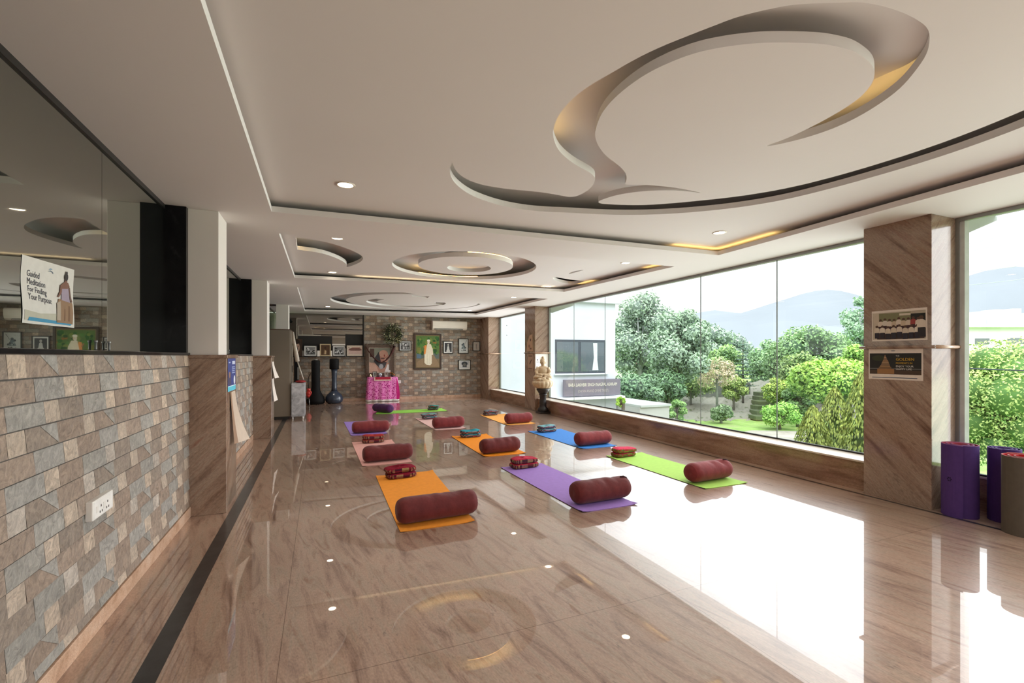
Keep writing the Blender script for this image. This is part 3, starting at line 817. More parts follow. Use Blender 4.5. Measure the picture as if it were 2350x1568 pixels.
PLAID = mat('plaid_wool', (1, 1, 1), .9, .2, 60, vc=True, spec=.15)
def blanket(x, y, rz, top, sides, lab, seed, w=.35, d=.20, folds=2, h=.058):
    t = thing('folded_blanket', lab, 'folded blanket', (x, y, .0075), rz, 'folded blankets at the heads of the mats')
    rnd = random.Random(seed)
    for k in range(folds):
        b = MB(); vs = []; fs = []; cs = []
        nu, nv = 40, 12
        jw, jd = w / 2 * rnd.uniform(.93, 1), d / 2 * rnd.uniform(.92, 1)
        ox, oy = rnd.uniform(-.012, .012), rnd.uniform(-.01, .01)
        hh = h
        zc = hh * (k + .5)
        for j in range(nv + 1):
            ph = -math.pi / 2 + math.pi * j / nv
            cz, sz = abs(math.cos(ph)) ** .28, (abs(math.sin(ph)) ** .6) * (1 if ph > 0 else -1)
            for i in range(nu):
                a = 2 * math.pi * i / nu
                ca, sa = math.cos(a), math.sin(a)
                px = (abs(ca) ** .42) * (1 if ca > 0 else -1); py = (abs(sa) ** .42) * (1 if sa > 0 else -1)
                wob = 1 + .018 * math.sin(3 * a + seed + k)
                vs.append((ox + jw * px * cz * wob, oy + jd * py * cz * wob, zc + hh / 2 * sz * (1 + .0 * wob) + (.006 * math.sin(px * 2.6 + seed) if j > nv // 2 and k == folds - 1 else 0)))
        for j in range(nv):
            for i in range(nu):
                i2 = (i + 1) % nu
                fs.append((j * nu + i, j * nu + i2, (j + 1) * nu + i2, (j + 1) * nu + i))
                up = j >= nv * .60
                if up: cs.append(tuple(q * rnd.uniform(.9, 1.08) for q in top))
                else:
                    base = sides[(i * 3 + (j // 2) * 2 + k) % len(sides)]
                    cs.append(tuple(q * rnd.uniform(.75, 1.2) for q in base))
        fs.append([nv * nu + i for i in range(nu)]); cs.append(top)
        b.add(vs, fs, cs, True)
        b.build('upper_fold' if k == folds - 1 else 'lower_fold', PLAID, t)
    return t

ORANGE, PURPLE, GREEN, PINK, BLUE = s2l(236, 150, 52), s2l(160, 126, 200), s2l(168, 212, 98), s2l(222, 168, 160), s2l(64, 134, 214)
LAV, PALEPINK, LORANGE, GREEN2, ORANGE2 = s2l(150, 124, 200), s2l(232, 192, 186), s2l(248, 178, 92), s2l(150, 214, 84), s2l(244, 148, 34)
DK = s2l(40, 34, 36)
yoga_mat(.568, 1.17, 3.61, 5.40, ORANGE, s2l(92, 62, 30), 'orange yoga mat nearest the camera, under the front left bolster', (0, 0, .06, .012), seed=1)
yoga_mat(2.10, 2.685, 3.46, 5.24, PURPLE, s2l(66, 52, 84), 'purple yoga mat in the front row beside the orange one', (0, 0, -.10, -.07), seed=2)
yoga_mat(3.63, 4.225, 3.59, 5.29, GREEN, s2l(40, 54, 34), 'lime green yoga mat in the front row nearest the window', (0, 0, -.05, -.05), seed=3)
yoga_mat(.478, 1.09, 5.95, 7.65, PINK, s2l(170, 124, 118), 'pink yoga mat in the second row on the left', (0, 0, -.02, -.02), seed=4)
yoga_mat(2.045, 2.66, 5.88, 7.58, ORANGE2, s2l(80, 54, 30), 'bright orange yoga mat in the middle of the second row', (0, 0, .01, 0), seed=5)
yoga_mat(3.54, 4.14, 5.83, 7.57, BLUE, s2l(28, 50, 90), 'blue yoga mat in the second row by the window', (0, 0, .0, -.08), seed=6)
yoga_mat(.485, 1.09, 8.32, 10.10, LAV, s2l(110, 90, 150), 'lavender yoga mat on the left of the third row', (0, 0, -.04, -.035), seed=7)
yoga_mat(1.95, 2.54, 8.36, 10.08, PALEPINK, s2l(120, 90, 88), 'pale pink yoga mat in the middle of the third row', (0, 0, .02, -.04), seed=8)
yoga_mat(3.385, 4.015, 8.41, 10.09, LORANGE, s2l(70, 48, 28), 'light orange yoga mat in the third row by the window', (0, 0, .01, .015), seed=9)
yoga_mat(1.20, 2.92, 11.19, 11.76, GREEN2, s2l(60, 90, 40), 'bright green yoga mat laid crosswise at the far end', (0, 0, 0, .09), seed=10)

bolster(.905, 3.80, R(3), MAROON, 'maroon bolster on the nearest orange mat', 11, False, .69)
bolster(2.43, 3.68, R(2), MAROON, 'maroon bolster on the purple mat in the front row', 12, True, .62)
bolster(3.93, 3.84, R(4), ROSE, 'wrinkled maroon bolster on the lime green mat by the window', 13, True, .60)
bolster(.815, 6.17, R(4), MAROON, 'dark maroon bolster on the pink mat in the second row', 14, False, .64)
bolster(2.34, 6.07, R(4), MAROON, 'dark maroon bolster on the bright orange mat', 15, False, .60)
bolster(3.86, 6.05, R(3), ROSE, 'smooth rose maroon bolster on the blue mat', 16, False, .62)
bolster(.83, 8.55, R(3), ROSE, 'rose maroon bolster on the lavender mat', 17, False, .64)
bolster(2.25, 8.56, R(4), ROSE, 'rose maroon bolster on the pale pink mat', 18, False, .62)
bolster(3.72, 8.60, R(5), ROSE, 'light rose bolster on the light orange mat', 19, False, .60)
bolster(1.40, 11.50, R(-58), PLUM, 'dark purple bolster on the crosswise green mat', 20, False, .62)

RED, CRIM, TURQ, TEAL, GRYB = s2l(128, 20, 44), s2l(176, 42, 66), s2l(58, 160, 176), s2l(120, 158, 160), s2l(104, 116, 122)
P1 = [s2l(120, 34, 50), s2l(150, 116, 90), s2l(70, 24, 40), s2l(118, 78, 60)]
P2 = [s2l(104, 40, 50), s2l(136, 100, 92), s2l(74, 48, 58), s2l(150, 120, 80)]
P3 = [s2l(120, 124, 60), s2l(130, 92, 50), s2l(150, 60, 60), s2l(96, 100, 54)]
P4 = [s2l(60, 110, 120), s2l(150, 130, 130), s2l(140, 60, 60), s2l(60, 66, 74)]
blanket(.83, 5.27, R(6), RED, P1, 'dark red folded blanket at the head of the nearest orange mat', 1)
blanket(2.31, 5.16, R(4), CRIM, P2, 'crimson folded blanket at the head of the purple mat', 2)
blanket(3.80, 5.20, R(4), s2l(196, 56, 84), P3, 'crimson folded blanket with green edges on the lime green mat', 3)
blanket(.77, 7.55, R(3), s2l(160, 48, 44), P2, 'red folded blanket at the head of the pink mat', 4)
blanket(2.33, 7.42, R(3), TURQ, P4, 'turquoise folded blanket on the bright orange mat', 5)
blanket(3.76, 7.42, R(5), s2l(128, 176, 184), P4, 'pale teal folded blanket on the blue mat', 6)
blanket(2.18, 9.90, R(0), TEAL, P4, 'grey teal folded blanket on the pale pink mat', 7, .34)
blanket(3.62, 9.98, R(0), GRYB, P4, 'grey folded blanket on the light orange mat by the window', 8, .34)
blanket(2.64, 11.52, R(-20), s2l(50, 140, 136), P4, 'dark turquoise folded blanket on the crosswise green mat', 9, .28, .17)

# ---- rolled mats standing by the near window
def rolled(x, y, r0, r1, turns, h, outer, inner, lab, a_end, sx=1.0, logo=False):
    t = thing('rolled_mat', lab, 'rolled yoga mat', (x, y, 0), 0, 'rolled mats standing by the near window')
    b = MB(); n = int(turns * 40); th = .009
    vs = []
    for i in range(n + 1):
        a = R(a_end) - turns * 2 * math.pi * (1 - i / n)
        r = r0 + (r1 - r0) * i / n
        for rr, z in ((r, 0), (r, h), (r - th, h), (r - th, 0)):
            vs.append((rr * math.cos(a) * sx, rr * math.sin(a), z))
    fs = []; cs = []
    for i in range(n):
        o = i * 4; q = o + 4
        fs += [(o, q, q + 1, o + 1), (o + 1, q + 1, q + 2, o + 2), (o + 2, q + 2, q + 3, o + 3), (o + 3, q + 3, q, o)]
        cs += [outer, tuple(.5 * (p + q_) for p, q_ in zip(outer, inner)), inner, outer]
    fs += [(0, 1, 2, 3), (n * 4 + 3, n * 4 + 2, n * 4 + 1, n * 4)]; cs += [outer, outer]
    b.add(vs, fs, cs, False)
    b.build('roll', MATV, t)
    if logo:
        a = R(a_end - 38); rr = r1 + .0015 - (r1 - r0) / turns * 38 / 360
        b2 = MB()
        for k in range(6):
            aa = a + math.cos(k * math.pi / 3) * .10; zz = h * .52 + math.sin(k * math.pi / 3) * .014
            for q in range(1):
                p = [(aa + math.cos(j * math.pi / 3) * .035, zz + math.sin(j * math.pi / 3) * .006) for j in range(6)]
                b2.add([(rr * math.cos(g) * sx, rr * math.sin(g), z) for g, z in p], [tuple(range(6))], s2l(30, 20, 44))
        b2.build('emblem', MATV, t)
    return t
VIO, VIO2, OLV, REDI = s2l(80, 54, 116), s2l(68, 42, 106), s2l(92, 84, 74), s2l(196, 40, 44)
rolled(5.06, 2.165, .045, .135, 3, .61, VIO, s2l(170, 70, 84), 'purple rolled mat standing against the big pillar', 208, 1, True)
rolled(5.235, 1.955, .04, .112, 3, .60, VIO2, s2l(70, 44, 110), 'second purple rolled mat, between the first and the grey roll', 190, 1)
rolled(4.98, 1.755, .05, .150, 3, .595, OLV, REDI, 'large grey rolled mat with red inside, nearest the camera', 60, 1)
rolled(5.22, 1.69, .03, .085, 3, .615, s2l(214, 206, 200), REDI, 'pale rolled mat with red inside, half hidden behind the grey roll', 60, 1)

# ---- posters on the big pillar
xp = XR - .0015
def poster(name, lab, cat='poster', group=None): return thing(name, lab, cat, (0, 0, 0), 0, group)
WH = s2l(226, 214, 202)
t = poster('wall_picture', 'group photograph of people in white shirts, upper print on the big pillar', 'photograph')
o0, ux, uy = Vector((xp, 2.808, 1.505)), Vector((0, -1, 0)), Vector((0, .01, 1))
rnd = random.Random(4)
sh = [(rc(0, 0, 1, 1), WH), (rc(.02, .05, .975, .93), s2l(176, 164, 146)), (rc(.14, .5, .72, .9), s2l(124, 122, 88)), (rc(.72, .1, .97, .84), s2l(24, 26, 22)),
      (rc(.03, .05, .14, .93), s2l(196, 182, 162)), (rc(.52, .80, .72, .87), s2l(206, 196, 178)), (rc(.1, .06, .95, .42), s2l(70, 52, 46))]
def person(x, y, h_, shirt, trousers):
    wd = h_ * .12
    q = [(disc(x, y + h_ * .88, h_ * .065, h_ * .10, 8), s2l(84, 58, 44)), ([(x - wd, y + h_ * .4), (x + wd, y + h_ * .4), (x + wd * .9, y + h_ * .72), (x + wd * .3, y + h_ * .8), (x - wd * .3, y + h_ * .8), (x - wd * .9, y + h_ * .72)], shirt), (rc(x - wd * .8, y, x + wd * .8, y + h_ * .42), trousers)]
    return q
for i in range(9): sh += person(.17 + i * .085, .30 + rnd.uniform(-.02, .03), .44, s2l(*rnd.choice([(214, 200, 184), (206, 190, 170), (150, 60, 56), (210, 200, 188), (196, 176, 150)])), s2l(60, 34, 36))
for i in range(8): sh += person(.10 + i * .105, .07 + rnd.uniform(-.02, .03), .44, s2l(*rnd.choice([(220, 208, 192), (212, 198, 180), (204, 190, 170)])), s2l(40, 36, 46))
sh += person(.905, .12, .66, s2l(214, 200, 184), s2l(40, 34, 36))
picture('print', o0, ux, uy, .446, .292, sh, t)
t = poster('wall_picture', 'poster of a stone stack with gold lettering, lower print on the big pillar', 'poster')
o0 = Vector((xp, 2.838, 1.139)); uy = Vector((0, 0, 1))
sh = [(rc(0, 0, 1, 1), WH), (rc(.02, .17, .97, .83), s2l(28, 28, 24)), (rc(.02, .17, .97, .30), s2l(70, 52, 38)), (rc(.02, .33, .97, .36), s2l(96, 94, 92)),
      (disc(.2, .68, .14, .09), s2l(46, 52, 30)), (rc(.17, .18, .49, .34), s2l(150, 108, 66)), (rc(.2, .34, .44, .40), s2l(120, 90, 62))]
for k, (a, b_) in enumerate([(.22, .42), (.24, .41), (.255, .395), (.27, .385), (.285, .365), (.295, .35), (.305, .335)]):
    y = .40 + k * .055
    sh.append(([(a, y), (b_, y), (b_ - .01, y + .048), (a + .012, y + .05)], s2l(*[(150, 116, 80), (128, 100, 76), (160, 130, 96)][k % 3])))
sh += [(rc(.07, .055, .9, .075), s2l(60, 74, 100)), (disc(.47, .91, .045, .02), s2l(140, 140, 140))]
picture('print', o0, ux, uy, .444, .300, sh, t)
GOLD, PALE = mat('gold_ink', s2l(214, 168, 40), .6), mat('pale_ink', s2l(226, 220, 210), .6)
INK = mat('dark_ink', s2l(46, 50, 66), .6)
def tx(s_, sz, u, v, m, sx=1.0): return text('lettering', s_, sz, o0 + ux * (u * .444) + uy * (v * .3), ux, uy, m, t, sx)
tx('THE', .016, .52, .73, PALE); tx('GOLDEN', .038, .52, .60, GOLD, .95); tx('MOMENTS IN', .022, .52, .50, GOLD, 1.0); tx('ENJOY YOUR', .0235, .52, .40, PALE, 1.0); tx('HAPPY LIFE', .0235, .52, .31, PALE, 1.08)

# small papers on the statue pillar
t = poster('paper_poster', 'pointed brown paper print on the shaded side of the statue pillar, above the band')
o0 = Vector((xp, 10.96, 1.49))
picture('print', o0, ux, uy, .36, .44, [([(0, 0), (1, 0), (.95, 1), (.45, .92), (.02, .5)], s2l(196, 160, 130)), (disc(.62, .66, .1, .08), s2l(90, 60, 48)), (disc(.4, .3, .16, .1), s2l(150, 112, 90)), (rc(.5, .1, .8, .2), s2l(120, 86, 70))], t)
t = poster('paper_poster', 'small brown paper print on the shaded side of the statue pillar, below the band')
o0 = Vector((xp, 10.89, 1.0))
picture('print', o0, ux, uy, .29, .425, [(rc(0, 0, 1, 1), s2l(178, 150, 128)), (rc(.1, .82, .9, .9), s2l(120, 96, 82)), ([(.3, .4), (.42, .34), (.8, .62), (.7, .68)], s2l(86, 64, 54)), (rc(.1, .06, .9, .14), s2l(124, 100, 86))], t)
t = poster('paper_poster', 'white sheet with small drawings behind the statue head')
o0 = Vector((XR + .01, 10.468, .98)); ux2 = Vector((1, 0, 0))
picture('print', o0, ux2, uy, .36, .44, [(rc(0, 0, 1, 1), s2l(250, 248, 244)), (disc(.16, .66, .06, .04), s2l(120, 124, 140)), (rc(.08, .52, .26, .55), s2l(140, 140, 150)), (disc(.12, .24, .05, .06), s2l(150, 140, 130)), (rc(.35, .55, .5, .8), s2l(226, 216, 196))], t)

# ---- seated statue on its pedestal
STB = mat('statue_resin', s2l(192, 168, 136), .45, .12, 14, bump=.15)
BLKW = mat('dark_wood', s2l(34, 28, 26), .35, .15, 12)
t = thing('pedestal', 'black turned pedestal under the seated statue', 'pedestal', (4.92, 9.90, 0))
bx('base', BLKW, t, -.135, .135, -.135, .135, 0, .05, .006)
MB().lathe([(.125, .05), (.13, .08), (.115, .12), (.085, .15), (.08, .2), (.088, .26), (.078, .30), (.08, .42), (.095, .44), (.095, .46)], 28).build('shaft', BLKW, t)
MB().lathe([(.085, .46), (.11, .49), (.135, .53), (.155, .565), (.155, .59)], 28).build('top', BLKW, t)
t = thing('buddha_statue', 'cream statue of a seated robed figure on a lotus base', 'statue', (4.92, 9.90, .59), R(-25)); t.scale = (1.1, 1.1, 1)
prof = [(.10, 0), (.16, .02), (.205, .07), (.225, .125), (.215, .17), (.185, .185)]
b = MB(); n_ = 96; vs = []; fs = []
for r_, z_ in prof:
    for k in range(n_):
        a = 2 * math.pi * k / n_
        rr = r_ * (1 + .06 * abs(math.cos(a * 8)) * (1 if z_ > .01 else 0))
        vs.append((rr * math.cos(a), rr * math.sin(a), z_))
for i in range(len(prof) - 1):
    for k in range(n_):
        k2 = (k + 1) % n_; fs.append((i * n_ + k, i * n_ + k2, (i + 1) * n_ + k2, (i + 1) * n_ + k))
fs += [[k for k in range(n_)][::-1], [(len(prof) - 1) * n_ + k for k in range(n_)]]
b.add(vs, fs, (1, 1, 1), True); b.build('lotus_base', STB, t)
b = MB()   # rocky seat with robe folds
for k in range(26):
    a = k * 2.4; rr = .10 + .07 * ((k * 7) % 10) / 10
    b.ell((rr * math.cos(a), rr * math.sin(a), .20 + .02 * ((k * 3) % 4)), (.055, .055, .045), 10)
b.ell((0, 0, .2), (.185, .185, .085), 20)
o = b.build('robe_hem', STB, t)
b = MB()
b.ell((0, 0, .30), (.13, .10, .10), 16); b.ell((0, .0, .42), (.105, .075, .13), 16); b.ell((0, 0, .49), (.12, .06, .05), 16)
for sd in (-1, 1):
    b.ell((sd * .115, -.06, .285), (.085, .075, .045), 12)                # crossed knees
    b.tube([(sd * .105, 0, .50), (sd * .145, -.02, .40), (sd * .125, -.07, .335), (sd * .03, -.115, .325)], [.042, .042, .036, .026], 12)
    b.ell((sd * .035, -.115, .325), (.035, .028, .02), 10)
    b.tube([(sd * .02, -.05, .31), (sd * .10, -.10, .275), (sd * .02, -.13, .27)], [.04, .036, .03], 10)
b.tube([(0, 0, .52), (0, -.005, .58)], [.042, .038], 12)
o = b.build('body', STB, t)
rm = o.modifiers.new('remesh', 'REMESH'); rm.mode = 'VOXEL'; rm.voxel_size = .007; rm.use_smooth_shade = True
sm_ = o.modifiers.new('smooth', 'SMOOTH'); sm_.iterations = 3
b = MB(); b.ell((0, -.008, .635), (.055, .062, .075), 18); b.ell((0, -.068, .63), (.010, .012, .016), 8)
for sd in (-1, 1):
    b.ell((sd * .056, .004, .625), (.010, .014, .03), 8); b.ell((sd * .022, -.062, .648), (.013, .006, .005), 8)
b.ell((0, -.064, .603), (.016, .006, .005), 8)
hd = b.build('head', STB, t)
b = MB(); b.ell((0, .012, .665), (.062, .062, .062), 16); b.ell((0, .01, .735), (.034, .034, .04), 14); b.tube([(0, .03, .68), (0, .05, .60), (0, .05, .52)], [.055, .05, .03], 10)
b.build('hair', STB, hd)

# ================================================================== FAR WALL
yb = YB - .022
def frame(name, lab, x0, x1, z0, z1, fcol, shapes, fw=.022, y=yb, group=None, mount=None, tilt=0, m=VCG):
    t = thing(name, lab, 'framed picture', ((x0 + x1) / 2, y, z0), 0, group)
    if tilt: t.rotation_euler = (-tilt, 0, 0)
    h = (x1 - x0) / 2; hh = z1 - z0
    b = MB()
    for a in ((-h, -h + fw, 0, hh), (h - fw, h, 0, hh), (-h + fw, h - fw, 0, fw), (-h + fw, h - fw, hh - fw, hh)):
        b.box(a[0], a[1], -.022, 0, a[2], a[3])
    b.build('frame', fcol, t, .002)
    w_, h_ = 2 * (h - fw), hh - 2 * fw
    sh = [(rc(0, 0, 1, 1), mount or (.8, .8, .78))] + shapes
    picture('picture', (-h + fw, -.010, fw), (1, 0, 0), (0, 0, 1), w_, h_, sh, t, m)
    bx('backing', BLKW, t, -h + fw, h - fw, -.008, -.001, fw, hh - fw)
    return t
FB = mat('black_frame', s2l(26, 24, 22), .35, .1, 20)
FBR = mat('brown_frame', s2l(64, 46, 34), .4, .15, 20)
def bwscene(seed, nn=14, inset=.07, ysplit=.5, lo=.03, hi=.7):
    rnd = random.Random(seed)
    s_ = [(rc(inset, inset, 1 - inset, 1 - inset), (.22, .22, .22)), (rc(inset, inset, 1 - inset, ysplit), (.10, .10, .10))]
    for _ in range(nn):
        x, y = rnd.uniform(.18, .82), rnd.uniform(.2, .75); v = rnd.choice([lo, hi, .35, hi * .8, .05])
        s_.append((disc(x, y, rnd.uniform(.04, .10), rnd.uniform(.05, .13), 8), (v, v, v)))
    return s_
frame('picture_frame', 'small black and white landscape photo left of the big painting', 2.286, 2.666, 1.526, 1.852, FB, bwscene(3))
fig = lambda c1, c2: [(disc(.5, .72, .09, .10), c2), ([(.34, .2), (.66, .2), (.6, .58), (.5, .64), (.4, .58)], c1), (rc(.3, .1, .7, .26), c1)]
frame('picture_frame', 'black framed portrait of a seated figure on dark ground, right of the painting', 3.694, 4.03, 1.446, 1.857, FB, [(rc(.1, .1, .9, .9), (.035, .035, .04))] + fig((.62, .62, .6), (.5, .48, .46)))
rnd = random.Random(8)
frame('picture_frame', 'tall black framed ink drawing of a figure with a raised staff', 4.207, 4.552, 1.447, 1.949, FB,
      [(rc(.03, .03, .97, .97), (.68, .72, .72)), ([(.62, .62), (.66, .64), (.9, .92), (.86, .92)], (.03, .05, .06)), (disc(.5, .66, .1, .08), (.08, .10, .12)), ([(.25, .3), (.7, .3), (.62, .6), (.4, .6)], (.16, .22, .25))] + [(disc(rnd.uniform(.2, .8), rnd.uniform(.15, .6), .07, .05), rnd.choice([(.05, .06, .07), (.4, .48, .5), (.7, .72, .72)])) for _ in range(14)])
frame('picture_frame', 'smallest black frame with a pale sketch beside the corner pilaster', 4.70, 4.955, 1.536, 1.855, FB, [(rc(.04, .04, .96, .96), (.55, .52, .46)), (disc(.5, .66, .1, .1), (.28, .26, .24)), (rc(.4, .25, .6, .58), (.34, .32, .29)), (rc(.46, .1, .54, .25), (.3, .28, .26))])
frame('picture_frame', 'black framed portrait with a white mount below the ink drawing', 4.207, 4.627, .91, 1.245, FB, [(rc(.09, .10, .91, .92), (.55, .56, .6)), (disc(.5, .62, .28, .26), (.02, .025, .04)), (rc(.3, .25, .7, .6), (.04, .04, .06)), (disc(.5, .52, .14, .18), (.16, .15, .15)), (rc(.12, .12, .32, .5), (.66, .66, .68)), (rc(.70, .12, .9, .5), (.66, .66, .68))])
# the big painting: a robed figure walking, green trees behind
gr = [s2l(52, 104, 40), s2l(84, 132, 56), s2l(36, 84, 36), s2l(120, 140, 60), s2l(150, 110, 50)]
rnd = random.Random(12)
sh = [(rc(.03, .03, .97, .97), s2l(90, 120, 56)), (rc(.03, .03, .97, .30), s2l(136, 116, 88)), (rc(.03, .28, .97, .44), s2l(96, 110, 104))]
for k in range(60): sh.append((disc(rnd.uniform(.08, .92), rnd.uniform(.45, .92), rnd.uniform(.03, .08), rnd.uniform(.03, .07), 8), rnd.choice(gr)))
for k in range(6): sh.append((rc(.06 + k * .025, .45, .075 + k * .025, .62), s2l(150, 140, 70)))
sh += [(rc(.05, .30, .22, .42), s2l(92, 118, 140)), ([(.03, .03), (.97, .03), (.97, .1), (.74, .40), (.64, .38), (.3, .3), (.03, .16)], s2l(150, 126, 96)),
       ([(.34, .42), (.36, .68), (.44, .70), (.50, .40)], s2l(232, 150, 72)), ([(.40, .42), (.47, .72), (.62, .72), (.70, .58), (.72, .40), (.52, .38)], s2l(236, 226, 200)),
       ([(.36, .16), (.44, .10), (.60, .08), (.66, .14), (.66, .42), (.36, .42)], s2l(240, 232, 208)), (disc(.53, .78, .055, .06), s2l(222, 200, 170)), (disc(.53, .83, .065, .035), s2l(240, 234, 214)), (disc(.52, .745, .035, .035), s2l(236, 228, 210)),
       (rc(.47, .12, .48, .42), s2l(204, 192, 160)), (rc(.57, .12, .58, .42), s2l(204, 192, 160)), ([(.30, .66), (.33, .66), (.38, .58), (.35, .57)], s2l(176, 120, 84)), (rc(.325, .1, .335, .5), s2l(110, 84, 56))]
frame('picture_frame', 'large painting of a white robed man walking under trees, dark frame', 2.748, 3.636, .935, 2.094, FBR, sh, .05, yb, None, s2l(120, 104, 70))

# ledge photographs
zl = 1.361; yl = YB - .08
frame('picture_frame', 'black and white group photo in a black frame, first on the far ledge', -.444, -.083, zl, 1.677, FB, [(rc(.05, .06, .95, .94), (.6, .6, .58))] + bwscene(31, 18, .12), .016, yl, tilt=.10)
frame('picture_frame', 'brown portrait photo in a pale frame, second on the far ledge', -.012, .287, zl, 1.725, mat('cream_frame', s2l(196, 176, 140), .5), [(rc(0, 0, 1, 1), s2l(84, 58, 36)), (disc(.5, .72, .12, .10), s2l(60, 40, 28)), ([(.4, .1), (.6, .1), (.62, .45), (.45, .5)], s2l(190, 166, 130)), ([(.3, .1), (.4, .1), (.46, .52), (.36, .56)], s2l(120, 92, 62))], .03, yl, tilt=.10)
frame('picture_frame', 'black and white photo of a crowd in a black frame, third on the far ledge', .335, .701, zl, 1.684, FB, [(rc(.04, .05, .96, .95), (.62, .62, .6))] + bwscene(37, 20, .10), .018, yl, tilt=.10)
frame('picture_frame', 'wide pale group photo in a thin brown frame, last on the far ledge', .725, 1.196, zl, 1.70, FBR, [(rc(0, 0, 1, 1), s2l(214, 198, 180)), (rc(.1, .18, .96, .6), s2l(188, 150, 142)), (disc(.53, .62, .42, .16), s2l(120, 84, 76)), (rc(.1, .2, .96, .5), s2l(206, 176, 166)), (disc(.13, .78, .03, .04), s2l(110, 60, 50)), (rc(.3, .74, .86, .80), s2l(160, 100, 90))], .012, yl, tilt=.10)
frame('picture_frame', 'dark portrait of a pale face leaning at the left end of the far ledge', -.80, -.485, zl, 1.87, FBR, [(rc(0, 0, 1, 1), s2l(70, 52, 40)), (disc(.55, .50, .28, .32, 16), s2l(190, 156, 138)), (disc(.5, .84, .36, .14, 14), s2l(44, 32, 26)), (disc(.48, .55, .05, .02), s2l(60, 40, 34)), (disc(.68, .55, .05, .02), s2l(60, 40, 34)), (disc(.58, .33, .08, .02), s2l(130, 80, 72))], .014, yl, tilt=.10)

# split air conditioner
t = thing('air_conditioner', 'white split air conditioner high on the far wall', 'air conditioner', (3.876, yb - .0, 2.213))
ACM = mat('ac_white', s2l(232, 224, 212), .4, .03, 5)
b = MB(); pr = [(0, 0), (-.14, 0), (-.19, .05), (-.215, .12), (-.215, .25), (-.19, .285), (0, .299)]
vs = [(-.57, y, z) for y, z in pr] + [(.57, y, z) for y, z in pr]; k = len(pr)
b.add(vs, [tuple(range(k))[::-1], tuple(range(k, 2 * k))] + [(i, (i + 1) % k, (i + 1) % k + k, i + k) for i in range(k)])
b.build('body', ACM, t, .006)
bx('air_slot', DARKM, t, -.50, .43, -.2005, -.12, .004, .03)
bx('louver', ACM, t, -.49, .42, -.205, -.165, .012, .018)
# wall switch plates
t = thing('wall_socket', 'small white socket plate on the far wall beside the pink table', 'socket', (2.265, yb, .51))
bx('plate', mat('socket_white', s2l(232, 230, 224), .4), t, -.075, .075, -.012, 0, 0, .10, .004)
MB().lathe([(.006, 0), (.006, .002)], 10).build('socket_hole', DARKM, t).matrix_local = Matrix.Translation((.03, -.0135, .05)) @ Matrix.Rotation(R(90), 4, 'X')
t = thing('wall_socket', 'white double socket plate low on the near tiled wall', 'socket', (XL + .016, 2.898, .575))
bx('plate', MATS['socket_white'], t, -.012, .018, -.117, .117, 0, .092, .004)
bx('cover', mat('socket_face', s2l(238, 238, 234), .35), t, .0175, .0195, -.105, .105, .006, .086, .002)
for yy in (-.03, .045):
    for dy, dz in ((-.012, .024), (.012, .024), (0, .052)):
        bx('socket_hole', DARKM, t, .0196, .0202, yy + dy - .004, yy + dy + .004, dz - .005, dz + .006)
for yy in (-.075, .005): bx('switch', MATS['socket_white'], t, .0196, .021, yy - .012, yy + .012, .03, .062, .001)
# leafy wreath
t = tag(empty('wreath', (2.09, yb - .13, 2.05)), 'leafy green wreath with pale buds on the far wall above the altar', 'wreath')
rnd = random.Random(5); b = MB()
for k in range(1100):
    a = rnd.uniform(0, 6.283); rr = .20 + rnd.gauss(0, .06)
    p = Vector((rr * math.cos(a), rnd.uniform(-.05, .05), rr * math.sin(a)))
    d = Vector((rnd.gauss(0, 1), rnd.gauss(0, .3), rnd.gauss(0, 1))).normalized(); q = d.cross(Vector((rnd.gauss(0, 1), 1, rnd.gauss(0, 1)))).normalized()
    ln, wd = rnd.uniform(.04, .08), .012
    c = rnd.choice([s2l(44, 52, 30), s2l(70, 78, 46), s2l(120, 126, 90), s2l(30, 34, 20), s2l(186, 184, 150)])
    b.add([p, p + d * ln * .5 + q * wd, p + d * ln, p + d * ln * .5 - q * wd], [(0, 1, 2, 3)], c)
for k in range(40):
    p = Vector((.14 + rnd.gauss(0, .03), -.02, -.17 + rnd.gauss(0, .04))); d = Vector((rnd.gauss(0, 1), 0, rnd.gauss(-.6, .6))).normalized(); q = Vector((d.z, 0, -d.x))
    b.add([p, p + d * .03 + q * .01, p + d * .07, p + d * .03 - q * .01], [(0, 1, 2, 3)], s2l(128, 120, 76))
b.build('leaves', LEAF, t)
MB().tube([(.19 * math.cos(a * .2618), 0, .19 * math.sin(a * .2618)) for a in range(25)], .02, 8).build('ring', mat('twig', s2l(50, 44, 28), .9), t)

# altar table, cloth and what stands on it
t = thing('altar_table', 'small wooden table under the pink patterned cloth', 'table', (1.745, 14.50, 0))
bx('tabletop', BLKW, t, -.40, .40, -.18, .18, .70, .728, .004)
for sx_ in (-1, 1):
    for sy in (-1, 1): bx('leg', BLKW, t, sx_ * .36 - .02, sx_ * .36 + .02, sy * .15 - .02, sy * .15 + .02, 0, .70)
MAG = fabric('magenta_print', [(.5, s2l(90, 10, 90)), (.68, s2l(168, 12, 118)), (.86, s2l(200, 30, 140)), (1.0, s2l(236, 140, 200))], 26)
MAGS = mat('magenta_plain', s2l(196, 14, 118), .8, .1, 14)
b = MB(); vs = []; fs = []
per = []
hx, hy = .415, .195
for k in range(16): per.append((-hx + 2 * hx * k / 16, -hy))
for k in range(8): per.append((hx, -hy + 2 * hy * k / 8))
for k in range(16): per.append((hx - 2 * hx * k / 16, hy))
for k in range(8): per.append((-hx, hy - 2 * hy * k / 8))
m_ = len(per); zs_ = [.735, .72, .5, .25, .062]
